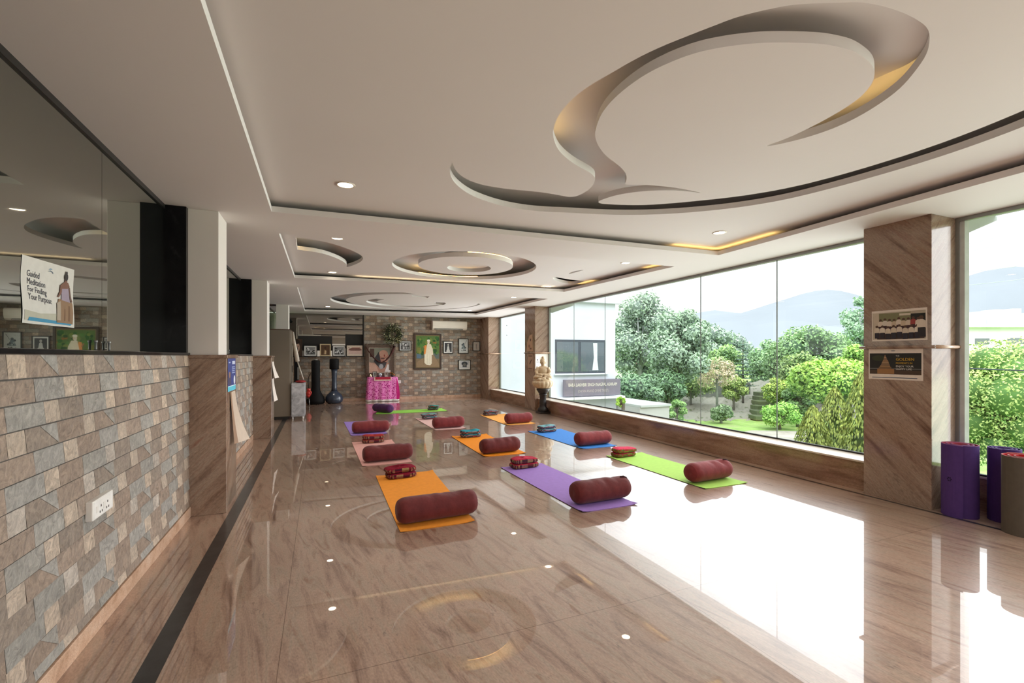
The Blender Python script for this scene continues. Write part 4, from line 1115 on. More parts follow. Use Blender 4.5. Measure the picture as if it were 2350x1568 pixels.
for j, z in enumerate(zs_):
    for k, (x, y) in enumerate(per):
        fl = .012 + .02 * j * .5 + (.014 * j * math.sin(k * 1.9)) * .5
        nl = math.hypot(x, y); s_ = 1 + (0 if j == 0 else fl / nl)
        if y > hy - .001 or (abs(x) > hx - .001 and y > 0): s_ = 1 + (0 if j == 0 else .012 / nl)
        vs.append((x * s_, y * s_, z))
for j in range(len(zs_) - 1):
    for k in range(m_):
        k2 = (k + 1) % m_; fs.append(((j + 1) * m_ + k, (j + 1) * m_ + k2, j * m_ + k2, j * m_ + k))
fs.append(list(range(m_)))
t = thing('tablecloth', 'magenta patterned cloth with white hem draped over the altar table', 'tablecloth', (1.745, 14.50, 0))
b.add(vs, fs, (1, 1, 1), True); b.build('drape', MAG, t)
b = MB(); vs = []; fs = []
for j, z in enumerate((.064, .035, .012)):
    for k, (x, y) in enumerate(per):
        nl = math.hypot(x, y); s_ = 1 + (.052 + .028 * math.sin(k * 1.9)) / nl
        if y > hy - .001 or (abs(x) > hx - .001 and y > 0): s_ = 1 + .012 / nl
        vs.append((x * s_, y * s_, z))
for j in range(2):
    for k in range(m_):
        k2 = (k + 1) % m_; fs.append(((j + 1) * m_ + k, (j + 1) * m_ + k2, j * m_ + k2, j * m_ + k))
b.add(vs, fs, (1, 1, 1), True); b.build('hem', mat('pale_hem', s2l(228, 220, 214), .8, .2, 30), t)
b = MB()   # loose end hanging on the right
b.add([(.40, -.20, .73), (.46, -.21, .5), (.50, -.22, .2), (.48, -.22, .06), (.40, -.225, .06), (.39, -.225, .4)], [(0, 5, 1), (1, 5, 4, 2), (2, 4, 3)])
label(b.build('hanging_end', MAGS, t), 'plain magenta hanging end')
t = thing('altar_runner', 'red runner with white trim over the front of the altar table', 'runner', (1.745, 14.258, .63))
bx('cloth', mat('runner_red', s2l(176, 30, 60), .8, .25, 40), t, -.235, .215, -.012, .004, .025, .1105)
bx('trim_band', mat('runner_white', s2l(238, 206, 192), .8, .1, 40), t, -.245, .225, -.014, .004, 0, .03)
bx('trim_band', MATS['runner_white'], t, -.262, -.235, -.014, .004, 0, .11); bx('trim_band', MATS['runner_white'], t, .215, .24, -.014, .004, 0, .11)

ORN = mat('carved_frame', s2l(92, 72, 58), .5, .45, 60, bump=.6)
t = thing('picture_frame', 'large carved frame with a portrait of a bald bearded man, standing on the altar', 'framed picture', (1.70, 14.672, .750)); t.rotation_euler = (-.03, 0, 0)
b = MB(); fw = .10
for a in ((-.43, -.43 + fw, 0, .98), (.43 - fw, .43, 0, .98), (-.43 + fw, .43 - fw, 0, fw), (-.43 + fw, .43 - fw, .98 - fw, .98)): b.box(a[0], a[1], -.03, 0, a[2], a[3])
for k in range(46):
    x = -.43 + .86 * (k % 23) / 22; z = .98 if k < 23 else .90
    b.ell((x, -.03, z - .012), (.014, .012, .012), 6)
for k in range(50):
    sx_ = -1 if k < 25 else 1; z = .98 * (k % 25) / 24
    b.ell((sx_ * .40, -.03, z), (.016, .012, .016), 6)
b.build('frame', ORN, t)
skin = s2l(176, 122, 104); gy = s2l(176, 160, 146)
sh = [(rc(0, 0, 1, 1), s2l(186, 164, 150)), (rc(.02, .02, .98, .98), s2l(140, 132, 120)), (rc(.02, .70, .98, .98), s2l(126, 128, 112)), (rc(.04, .62, .24, .95), s2l(74, 48, 36)), (rc(.02, .02, .98, .40), s2l(176, 128, 110)),
      ([(.02, .02), (.02, .42), (.3, .36), (.45, .02)], s2l(200, 160, 140)), (disc(.72, .55, .05, .1), s2l(96, 74, 62)), (disc(.66, .62, .23, .27, 18), skin), (disc(.66, .76, .20, .14, 16), s2l(196, 148, 128)),
      ([(.44, .84), (.36, .72), (.28, .62), (.22, .44), (.36, .3), (.46, .2), (.58, .24), (.52, .5), (.48, .7)], s2l(38, 36, 40)), ([(.40, .34), (.62, .44), (.80, .40), (.72, .22), (.56, .14), (.44, .2)], s2l(58, 56, 60)), (disc(.55, .25, .10, .10), s2l(170, 168, 170)),
      (disc(.62, .57, .10, .022), s2l(60, 34, 28)), (disc(.82, .55, .07, .02), s2l(70, 40, 32)), (disc(.74, .50, .05, .07), s2l(206, 160, 140)), (disc(.70, .41, .10, .025), s2l(52, 40, 40)), (disc(.70, .68, .03, .05), s2l(150, 60, 50)),
      ([(.70, .02), (.98, .02), (.98, .3), (.84, .34)], s2l(226, 220, 216)), (rc(.9, .1, .98, .5), s2l(110, 92, 80))]
picture('picture', (-.33, -.012, .10), (1, 0, 0), (0, 0, 1), .66, .78, sh, t, VCG)
bx('backing', BLKW, t, -.33, .33, -.010, -.002, .10, .88)
t = tag(MB().tube([(1.27, 14.58, 1.66), (1.33, 14.57, 1.55), (1.42, 14.565, 1.42), (1.52, 14.56, 1.30), (1.64, 14.555, 1.20), (1.74, 14.555, 1.17), (1.84, 14.56, 1.22), (1.95, 14.565, 1.33), (2.03, 14.57, 1.45), (2.09, 14.575, 1.57), (2.12, 14.58, 1.68)], [.016, .018, .02, .022, .022, .022, .022, .024, .03, .04, .045], 10).build('garland', mat('garland_brown', s2l(74, 40, 36), .9, .5, 60, bump=.8)), 'dark brown garland hanging in a curve across the carved portrait', 'garland')
frame('picture_frame', 'small dark photo frame at the left front of the altar', 1.455, 1.575, .737, .905, FBR, [(rc(.08, .06, .92, .94), s2l(150, 146, 140)), (disc(.5, .6, .26, .24), s2l(90, 96, 92)), (rc(.25, .1, .75, .45), s2l(110, 104, 98))], .014, 14.40, 'photo frames on the altar', tilt=.12)
frame('picture_frame', 'small pale photo frame at the right front of the altar', 1.80, 1.91, .737, .89, mat('pale_frame', s2l(170, 156, 146), .5), [(rc(.05, .05, .95, .95), s2l(156, 134, 124)), (disc(.5, .58, .25, .26), s2l(112, 84, 76)), (rc(.2, .08, .8, .4), s2l(190, 182, 176))], .014, 14.42, 'photo frames on the altar', tilt=.12)
t = thing('brass_bowl', 'silver bowl with white cloth between the altar photo frames', 'bowl', (1.67, 14.40, .737))
MB().lathe([(.035, 0), (.03, .01), (.055, .05), (.062, .085), (.056, .085), (.05, .055), (.01, .02)], 20).build('bowl', mat('silver', s2l(190, 200, 206), .25, .05, 10, metal=.7), t)
MB().ell((0, 0, .085), (.05, .05, .035), 12).build('white_cloth', mat('cloth_white', s2l(220, 226, 230), .9, .08, 30), t)
t = thing('tea_light', 'white candle in a round holder at the left end of the altar', 'candle', (1.395, 14.38, .737))
MB().lathe([(.03, 0), (.036, .02), (.036, .05), (.03, .052)], 18).build('holder', mat('wax', s2l(240, 220, 196), .5), t)
MB().lathe([(.004, .052), (.010, .062), (.002, .085)], 8).build('flame', emis('flame', (1, .75, .4), 3), t)
t = thing('flower_pot', 'orange marigold flowers at the right end of the altar', 'flowers', (2.03, 14.40, .737))
MB().lathe([(.03, 0), (.042, .05), (.04, .052)], 16).build('pot', BLKW, t)
rnd = random.Random(2); b = MB()
for k in range(16): b.ell((rnd.gauss(0, .025), rnd.gauss(0, .02), .075 + rnd.uniform(-.015, .05)), (.018, .018, .014), 8, rnd.choice([s2l(220, 140, 60), s2l(196, 110, 50), s2l(90, 84, 40)]))
b.build('flowers', LEAF, t)

# punch bags, glove, stool
BLKV = mat('black_vinyl', s2l(15, 14, 15), .7, .15, 10, spec=.2)
BLUV = mat('blue_black_vinyl', s2l(52, 62, 78), .22, .08, 6, spec=.6)
t = thing('punching_bag', 'tall plain black bag stand against the far wall, left of the punching stand', 'punching bag', (-.12, 14.32, 0))
MB().lathe([(.20, 0), (.24, .03), (.25, .10), (.22, .2), (.16, .30), (.125, .38), (.115, .5), (.115, 1.22), (.10, 1.245)], 28).build('bag', BLKV, t)
MB().lathe([(.05, 1.245), (.06, 1.26), (.045, 1.285)], 16).build('cap', mat('bag_cap', s2l(120, 118, 112), .5), t)
t = thing('punching_bag', 'free standing punching bag with a round blue black base', 'punching bag', (.375, 14.35, 0))
MB().lathe([(.17, 0), (.225, .04), (.245, .11), (.235, .18), (.19, .26), (.13, .31), (.095, .35)], 32).build('base', BLUV, t)
MB().lathe([(.085, .34), (.072, .45), (.068, .65), (.075, .88), (.092, 1.0)], 24).build('neck', BLUV, t)
MB().lathe([(.118, .985), (.128, 1.0), (.13, 1.25), (.12, 1.285), (.06, 1.295)], 28).build('head_pad', BLKV, t)
t = thing('boxing_glove', 'red boxing glove hanging on a black strap beside the black bag', 'boxing glove', (-.30, 14.08, .22))
b = MB(); b.ell((0, 0, .10), (.068, .06, .085), 14); b.ell((.055, -.02, .12), (.025, .03, .05), 10); b.tube([(0, 0, .16), (0, 0, .24)], [.045, .05], 12); b.ell((-.01, -.01, .05), (.05, .045, .06), 12)
o = b.build('glove', mat('red_leather', s2l(196, 56, 50), .4, .08, 12), t)
MB().tube([(0, .01, .23), (-.02, .06, .40), (.0, .12, .56), (.05, .16, .66)], .009, 6).build('strap', BLKV, t)
t = thing('stool', 'small dark stool on the floor below the red glove', 'stool', (-.36, 13.92, 0))
bx('seat', BLKW, t, -.09, .09, -.09, .09, .19, .215, .004)
for sx_ in (-1, 1):
    for sy in (-1, 1): MB().tube([(sx_ * .085, sy * .085, 0), (sx_ * .075, sy * .075, .19)], .010, 8).build('leg', ALU, t)

# wardrobe and what stands beside it
GRE = mat('greige_steel', s2l(122, 112, 98), .35, .03, 3)
t = thing('wardrobe', 'tall greige steel wardrobe against the left wall', 'wardrobe', (0, 0, 0))
bx('body', GRE, t, XL + .04, -.61, 11.05, 12.0, .06, 1.93, .004)
bx('plinth', DARKM, t, XL + .05, -.63, 11.07, 11.98, 0, .06)
for k in range(2):
    d = bx('door', GRE, t, -.612, -.592, 11.055 + k * .474, 11.523 + k * .474, .07, 1.92, .003)
    MB().tube([(-.575, 11.50 + k * .05, 1.0), (-.575, 11.50 + k * .05, 1.15)], .006, 8).build('handle', ALU, d)
bx('top_edge', mat('wardrobe_top', s2l(84, 58, 42), .5), t, XL + .035, -.595, 11.045, 12.0, 1.93, 1.945)
t = thing('storage_cabinet', 'small grey marbled cabinet on white feet beside the wardrobe', 'cabinet', (0, 0, 0))
MARB = stone('marbled_laminate', [(.3, s2l(140, 142, 146)), (.5, s2l(176, 178, 182)), (.7, s2l(206, 208, 210))], scale=9, rough=.35, speck=.2, speckcol=(.2, .2, .22))
bx('carcass', MARB, t, -.575, -.325, 11.0, 11.5, .055, .775, .003)
for k in range(2):
    d = bx('door', MARB, t, -.325, -.309, 11.004 + k * .248, 11.248 + k * .248, .06, .77, .002)
    MB().tube([(-.303, 11.23 + k * .04, .45), (-.303, 11.23 + k * .04, .53)], .005, 8).build('handle', ALU, d)
for x in (-.55, -.35):
    for y in (11.03, 11.47): MB().lathe([(.018, 0), (.014, .055)], 12, (x, y, 0)).build('foot', mat('white_plastic', s2l(230, 230, 226), .4), t)
bx('side_handle', ALU, t, -.556, -.548, 10.992, 11.0, .43, .52)
t = thing('red_cushion', 'flat red cushion on top of the grey marbled cabinet', 'cushion', (-.40, 11.16, .776))
MB().ell((0, 0, .03), (.11, .10, .03), 16).build('pad', mat('red_cloth', s2l(150, 40, 40), .8, .15, 20), t)
t = thing('tripod_stand', 'long pale pole leaning over the cabinet against the wardrobe', 'pole', (0, 0, 0))
MB().tube([(-.565, 11.35, 1.90), (-.53, 11.32, 1.62), (-.485, 11.30, 1.36), (-.465, 11.29, 1.245)], [.022, .034, .045, .042], 12).build('sleeve', mat('cream_cloth', s2l(206, 196, 182), .8, .1, 20), t)
MB().tube([(-.47, 11.29, 1.25), (-.345, 11.24, .84)], .013, 10).build('pole', mat('pale_pole', s2l(200, 196, 184), .4), t)
t = thing('equipment_bag', 'tall black bag leaning on the wardrobe behind the pale pole', 'bag', (-.49, 11.50, .777))
b = MB(); b.box(-.055, .045, -.06, .06, 0, .60); o = b.build('bag', BLKV, t, .02, 3)
MB().tube([(0, -.06, .60), (-.02, -.08, .75), (-.05, -.06, .86), (-.06, 0, .9)], [.03, .045, .04, .02], 10).build('hood', BLKV, t)
bx('pocket', mat('grey_pocket', s2l(110, 108, 104), .6), t, .01, .045, -.066, -.058, .06, .34, .004)
t = thing('security_camera', 'small black camera on the far left wall near the ceiling', 'camera', (-.80, 14.60, 2.385))
MB().lathe([(.012, 0), (.012, .16)], 10, (-.05, .10, 0)).build('bracket', DARKM, t)
MB().ell((0, 0, 0), (.045, .05, .04), 12).build('housing', BLKV, t)
MB().tube([(-.05, .10, 0), (0, .02, 0)], .01, 8).build('arm', DARKM, t)

# ---- papers on the left pillars and on the near glass
xl = -.7505
t = poster('paper_poster', 'navy blue poster with a pale band on the near left pillar')
o0 = Vector((xl, 4.70, 1.045)); uxL = Vector((0, 1, 0)); uy = Vector((0, 0, 1))
picture('print', o0, uxL, uy, .40, .295, [(rc(0, 0, 1, 1), s2l(36, 52, 128)), (rc(0, 0, 1, .14), s2l(80, 190, 216)), (rc(.04, .2, .4, .58), s2l(56, 50, 88)), (rc(.55, .82, .92, .92), s2l(190, 200, 226)), (disc(.84, .32, .10, .14), s2l(220, 226, 238)),
        (rc(.5, .72, .9, .745), s2l(150, 164, 206)), (rc(.5, .66, .9, .685), s2l(150, 164, 206)), (rc(.5, .60, .86, .625), s2l(150, 164, 206)), (rc(.5, .54, .9, .565), s2l(150, 164, 206)), (disc(.22, .5, .07, .1), s2l(150, 112, 96)), (rc(.12, .86, .3, .9), s2l(170, 180, 214)), (rc(0, .14, 1, .165), s2l(200, 230, 240))], t)
t = poster('paper_poster', 'long pale paper sheet peeling away below the navy poster')
b = MB(); vs = []; cs = []; fs = []
for j in range(9):
    v = j / 8
    for i in range(5):
        u = i / 4
        vs.append((xl + .003 + .10 * v ** 2 * u * .9 + .03 * v, 4.80 + .26 * u + .02 * v, 1.035 - .47 * v))
for j in range(8):
    for i in range(4):
        fs.append((j * 5 + i, (j + 1) * 5 + i, (j + 1) * 5 + i + 1, j * 5 + i + 1)); cs.append(s2l(196, 178, 160) if i > 0 else s2l(150, 118, 92))
b.add(vs, fs, cs, True); b.build('sheet', VC, t)
for nm, z1_, z0_, k in (('upper of the two curled white sheets on the second left pillar', 1.27, .99, 0), ('lower of the two curled white sheets on the second left pillar', .98, .60, 1)):
    t = poster('paper_poster', nm)
    b = MB(); vs = []; fs = []
    for j in range(9):
        v = j / 8
        for i in range(5):
            u = i / 4
            vs.append((xl + .004 + (.085 - .02 * k) * v ** 1.5 * (.5 + .5 * u), 8.68 + .3 * u, z1_ + (z0_ - z1_) * v))
    for j in range(8):
        for i in range(4): fs.append((j * 5 + i, (j + 1) * 5 + i, (j + 1) * 5 + i + 1, j * 5 + i + 1))
    b.add(vs, fs, [s2l(226, 216, 206)] * len(fs), True); b.build('sheet', VC, t)

# meditation poster, slightly wavy, taped to the near glass
t = poster('wall_picture', 'white meditation poster with a woman seen from behind, taped to the dark glass', 'poster')
Wp, Hp = .458, .302
P0 = Vector((XG + .0005, 2.668, 1.508))
def wav(u, v): return P0 + Vector((.0012 + .0008 * math.sin(v * 6.3 + u * 2), Wp * u + .006 * math.sin(v * 6.5 + .6), Hp * v + .012 * (u - .5) * (1 if v > .5 else .3)))
b = MB(); N1 = 14
cs = []; vs = []; fs = []
for j in range(N1 + 1):
    for i in range(N1 + 1): vs.append(wav(i / N1, j / N1))
for j in range(N1):
    for i in range(N1):
        a = j * (N1 + 1) + i
        fs.append((a, a + 1, a + N1 + 2, a + N1 + 1)); cs.append(s2l(214, 212, 204))
b.add(vs, fs, cs, True); b.build('sheet', VC, t)
def wshape(poly, col, lift=.001):
    q = []
    for k in range(len(poly)):
        a_, c_ = poly[k], poly[(k + 1) % len(poly)]
        q += [wav(a_[0] + (c_[0] - a_[0]) * m_ / 3, a_[1] + (c_[1] - a_[1]) * m_ / 3) + Vector((lift, 0, 0)) for m_ in range(3)]
    return q, col
shp = [wshape([(.03, .05), (.97, .05), (.97, .19), (.6, .2), (.3, .17), (.03, .2)], s2l(184, 182, 164), .0012),
       wshape([(.08, .045), (.9, .03), (.94, .07), (.6, .085), (.1, .10)], s2l(58, 140, 176), .002),
       wshape([(.60, .06), (.63, .22), (.62, .30), (.66, .45), (.78, .46), (.96, .42), (.965, .25), (.94, .06)], s2l(142, 112, 82), .003),
       wshape([(.60, .10), (.62, .38), (.70, .42), (.68, .1)], s2l(172, 158, 140), .0034), wshape([(.84, .1), (.86, .36), (.90, .36), (.88, .1)], s2l(116, 84, 56), .0034), wshape([(.75, .1), (.77, .3), (.79, .3), (.78, .1)], s2l(116, 84, 56), .0034),
       wshape([(.72, .44), (.73, .62), (.78, .70), (.86, .70), (.88, .6), (.90, .42)], s2l(158, 144, 160), .0038),
       wshape([(.71, .68), (.78, .74), (.86, .745), (.90, .68), (.86, .64), (.80, .63), (.74, .62)], s2l(122, 84, 66), .0042),
       wshape([(.70, .68), (.74, .68), (.73, .56), (.66, .47), (.64, .48), (.69, .57)], s2l(122, 84, 66), .0044), wshape([(.87, .69), (.905, .66), (.925, .52), (.955, .44), (.93, .42), (.895, .52)], s2l(104, 72, 58), .0044),
       wshape([(.79, .73), (.84, .73), (.84, .80), (.79, .80)], s2l(122, 84, 66), .0044), wshape(disc(.815, .83, .036, .065, 12), s2l(40, 32, 30), .005), wshape(disc(.815, .90, .02, .03, 10), s2l(40, 32, 30), .005),
       wshape([(.46, .88), (.50, .91), (.54, .895), (.50, .89)], s2l(110, 150, 176), .002), wshape([(.45, .85), (.50, .875), (.56, .85), (.50, .86)], s2l(90, 112, 130), .002), wshape([(.52, .86), (.55, .83), (.56, .835), (.53, .87)], s2l(90, 112, 130), .002)]
b = MB()
for q, col in shp: b.add(q, [tuple(range(len(q)))], col)
b.build('print', VC, t)
for k, s_ in enumerate(['Guided', 'Meditation', 'For Finding', 'Your Purpose']):
    o = text('lettering', s_, .040, (0, 0, 0), (1, 0, 0), (0, 1, 0), INK, t, .86, off=0)
    for v in o.data.vertices:
        uu = .09 + .004 * k + v.co.x / Wp; vv = .715 - .115 * k + v.co.y / Hp
        v.co = wav(uu, vv - .05 * uu) + Vector((.0015, 0, 0))

# ================================================================== OUTSIDE
ZG = -3.3
def mix(a, b_, t): return tuple(x * (1 - t) + y * t for x, y in zip(a, b_))
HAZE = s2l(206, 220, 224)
GRASS = stone('garden_grass', [(.35, s2l(112, 150, 70)), (.5, s2l(142, 176, 92)), (.65, s2l(150, 168, 110))], scale=.6, rough=.9, speck=.1, speckcol=(.06, .10, .03))
PAVE = stone('paving', [(.35, s2l(150, 148, 136)), (.6, s2l(176, 172, 160))], scale=1.2, rough=.9, speck=.1)
b = MB(); b.add([(-60, -60, ZG), (400, -60, ZG), (400, 400, ZG), (-60, 400, ZG)], [(0, 1, 2, 3)])
struct(b.build('ground', GRASS), 'green lawn of the garden below the windows', 'ground')
def patch(name, pix, z, m, lab, cat):
    pts = []
    for u, v in pix:
        d = F_PX * (EYE - z) / (v - CY); p = at(u, d); pts.append((p.x, p.y, z))
    return struct(MB().add(pts, [tuple(range(len(pts)))]).build(name, m), lab, cat)
struct(MB().quad((5.55, -12, ZG + .012), (13, -12, ZG + .012), (13, 17, ZG + .012), (5.55, 17, ZG + .012)).build('path', PAVE), 'unseen pale apron along the foot of the hall, added to cut green bounce', 'paving')  # out of view; added so less green light bounces onto the soffit
patch('path', [(1500, 1022), (1700, 1130), (2100, 1200), (2050, 1040), (1850, 990), (1725, 988)], ZG + .02, PAVE, 'pale paved yard between the lawn and the windows', 'paving')

# terraced bank with a dry stone wall and steps
BANK = fabric('rubble_bank', [(.35, s2l(62, 72, 54)), (.52, s2l(96, 116, 74)), (.66, s2l(112, 118, 98)), (.85, s2l(146, 146, 134))], 2.4, .95)
rnd = random.Random(77)
b = MB(); vs = []; fs = []
nx_, ny_ = 60, 14
for j in range(ny_ + 1):
    for i in range(nx_ + 1):
        u = 1470 + (2060 - 1470) * i / nx_; f = j / ny_
        d = 33 + 9 * f
        p = at(u, d)
        stp = math.floor(f * 5) / 5 * .75 + f * .25
        vs.append((p.x, p.y, ZG - .05 + 2.5 * stp * (1 - .25 * math.sin(i * .11)) + rnd.uniform(-.12, .12)))
for j in range(ny_):
    for i in range(nx_):
        a = j * (nx_ + 1) + i; fs.append((a, a + 1, a + nx_ + 2, a + nx_ + 1))
struct(b.add(vs, fs).build('terrain', BANK), 'stony terraced bank rising behind the lawn', 'bank')
STEP = stone('garden_steps', [(.35, s2l(88, 98, 72)), (.6, s2l(98, 114, 76))], scale=4, rough=.9, speck=.3)
t = thing('garden_steps', 'stone steps climbing the bank in the middle of the garden', 'steps')
for k in range(6):
    q = at(1726 + k * 2, 33.6 + k * .9); r_ = at(1774 - k, 33.6 + k * .9)
    d = (r_ - q); dn = Vector((d.x, d.y, 0)).normalized(); nn = Vector((dn.y, -dn.x, 0))
    MB().obox(((q.x + r_.x) / 2, (q.y + r_.y) / 2, ZG + .2 + k * .27), dn, Vector((-dn.y, dn.x, 0)), (0, 0, 1), d.length / 2, .55, .16).build('step', STEP, t, .03)
# long retaining wall in shade behind the trees and pale wall top
WALLD = stone('old_wall', [(.35, s2l(96, 104, 98)), (.6, s2l(120, 124, 116))], scale=2, rough=.95, speck=.5)
def fence(name, u0, u1, d0, d1, z0, z1, m, lab, cat, th=.3):
    a, c = at(u0, d0), at(u1, d1); d = c - a; dn = Vector((d.x, d.y, 0)).normalized()
    o = MB().obox(((a.x + c.x) / 2, (a.y + c.y) / 2, (z0 + z1) / 2), dn, Vector((-dn.y, dn.x, 0)), (0, 0, 1), Vector((d.x, d.y)).length / 2, th / 2, (z1 - z0) / 2).build(name, m)
    return tag(o, lab, cat, None, 'structure')
fence('retaining_wall', 1420, 1720, 40, 40, ZG, -.95, WALLD, 'old shaded stone retaining wall above the bank', 'wall')
fence('retaining_wall', 1440, 1700, 40.6, 40.6, -.95, -.8, mat('pale_coping', s2l(214, 206, 196), .9, .1, 1), 'pale coping on top of the old retaining wall', 'wall', .5)

# white building across the yard
BW = mat('white_render', s2l(208, 214, 224), .8, .04, .8)
Yb = 17.5
xa, xb2 = 5.9, 12.35
t = thing('neighbour_building', 'white rendered building across the yard with a dark sliding window', 'building', (0, 0, 0))
bx('wall', BW, t, xa, xb2, Yb, Yb + 7, ZG, 4.9)
bx('cornice', BW, t, xa, xb2 + .25, Yb - .16, Yb, 3.72, 3.90, .02)
bx('ledge', mat('ledge_white', s2l(232, 236, 240), .8), t, xa, xb2 + .22, Yb - .45, Yb, -.50, -.40, .01)
bx('lower_wall', mat('grey_render', s2l(186, 192, 196), .9, .05, 1), t, xa, xb2 + .02, Yb - .06, Yb, ZG, -.50)
w_ = bx('window_frame', mat('window_dark', s2l(72, 78, 90), .4, .05, 4), t, 9.27, 11.80, Yb - .04, Yb + .0, .62, 2.08, .01)
GLB = darkglass('neighbour_glass', (.62, .68, .72), s2l(84, 96, 104), .18)
bx('pane', GLB, w_, 9.33, 10.38, Yb - .05, Yb - .041, .70, 1.98)
bx('pane', GLB, w_, 10.52, 11.72, Yb - .05, Yb - .041, .70, 1.98)
MB().add([(11.1, Yb - .052, .74), (11.42, Yb - .052, .74), (11.36, Yb - .052, 1.2), (11.36, Yb - .052, 1.95), (11.14, Yb - .052, 1.95), (11.18, Yb - .052, 1.3)], [(0, 1, 2, 3, 4, 5)]).build('curtain', mat('curtain_white', s2l(206, 214, 220), .9), w_)
bx('sill', BW, t, 9.2, 11.9, Yb - .12, Yb, .55, .62, .01)
# the name board
t = thing('sign_board', 'long dark board with pale capital letters on the white building', 'sign', (0, 0, 0))
bx('board', mat('board_grey', s2l(118, 112, 124), .6, .06, 3), t, 9.55, 12.42, Yb - .30, Yb - .17, -.36, .36, .01)
bx('bracket', ALU, t, 10.1, 10.16, Yb - .18, Yb - .006, -.1, 0); bx('bracket', ALU, t, 11.8, 11.86, Yb - .18, Yb - .006, -.1, 0)
LET = mat('pale_letters', s2l(226, 220, 206), .7)
text('lettering', 'BABA LAKHBIR SINGH NAGPAL ASHRAM', .20, (10.99, Yb - .302, .06), (1, 0, 0), (0, 0, 1), LET, t, .68, 'CENTER', .004)
text('lettering', '(DHYAN ANAND DIVINE TRUST)', .17, (11.0, Yb - .302, -.20), (1, 0, 0), (0, 0, 1), mat('dim_letters', s2l(180, 172, 168), .7), t, .62, 'CENTER', .004)

# low flat roofed annex beside it
t = thing('annex', 'low grey flat roofed annex at the foot of the white building', 'building', (0, 0, 0))
GRR = mat('annex_grey', s2l(178, 180, 178), .9, .08, 1)
p1 = at(1413, 21); p2 = at(1536, 20)
z_t = EYE - (927 - CY) / F_PX * 20.0
bx('wall', GRR, t, 12.42, p2.x, p2.y, p2.y + 3.8, ZG, z_t - .1)
bx('roof', mat('annex_roof', s2l(176, 182, 180), .9, .05, 1), t, 12.42, p2.x + .06, p2.y - .08, p2.y + 3.9, z_t - .1, z_t, .01)
for k in range(3):
    q = 12.6 + k * (p2.x - 12.7) / 2
    MB().tube([(q, p2.y + 3.8, z_t), (q, p2.y + 3.8, z_t + .35)], .02, 6).build('rail_post', ALU, t)
MB().tube([(p1.x, p2.y + 3.8, z_t + .35), (p2.x, p2.y + 3.8, z_t + .35)], .02, 6).build('rail', ALU, t)

# white house with red roof among the trees
t = thing('garden_house', 'small white house with a red roof half hidden by trees', 'house', (0, 0, 0))
a = at(1462, 46); c = at(1530, 46)
bx('wall', mat('house_white', s2l(226, 226, 222), .9), t, a.x, c.x, a.y - 1, a.y + 4, ZG, .1)
b = MB(); b.add([(a.x - .3, a.y - 1.4, .05), (c.x + .3, a.y - 1.4, .05), (c.x + .3, a.y + 2, .95), (a.x - .3, a.y + 2, .95), (a.x - .3, a.y - 1.4, -.12), (c.x + .3, a.y - 1.4, -.12)], [(0, 1, 2, 3), (4, 5, 1, 0)])
b.build('roof', mat('house_roof', s2l(172, 118, 110), .9, .1, 2), t)
bx('doorway', mat('house_dark', s2l(90, 96, 96), .9), t, (a.x + c.x) / 2 - .4, (a.x + c.x) / 2 + .4, a.y - 1.03, a.y - .99, ZG, -.6)

# ---- trees
def leafcloud(b, rnd, blobs, n, size, cols, squash=.75, inner=None, droop=0):
    tot = sum(r * r for *_, r in blobs)
    for (x, y, z, r) in blobs:
        k = int(n * 1.9 * r * r / tot)
        for _ in range(k):
            d = Vector((rnd.gauss(0, 1), rnd.gauss(0, 1), rnd.gauss(0, 1))).normalized()
            rr = r * (.5 + .66 * rnd.random() ** .6)
            p = Vector((x + d.x * rr, y + d.y * rr, z + d.z * rr * squash))
            nrm = (d + Vector((rnd.gauss(0, .7), rnd.gauss(0, .7), rnd.gauss(.3, .6)))).normalized()
            a = nrm.orthogonal().normalized(); a = (Matrix.Rotation(rnd.uniform(0, 6.28), 3, nrm) @ a)
            if droop: a = (a + Vector((0, 0, -droop))).normalized()
            c_ = nrm.cross(a).normalized()
            s_ = size * .72 * rnd.uniform(.6, 1.4)
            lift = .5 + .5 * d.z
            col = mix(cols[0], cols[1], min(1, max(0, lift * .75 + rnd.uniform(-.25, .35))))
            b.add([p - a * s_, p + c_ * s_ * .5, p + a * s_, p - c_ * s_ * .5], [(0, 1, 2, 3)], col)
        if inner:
            b.ell((x, y, z), (r * .74, r * .74, r * .74 * squash), 10, mix(cols[0], (.01, .02, .01), .35))
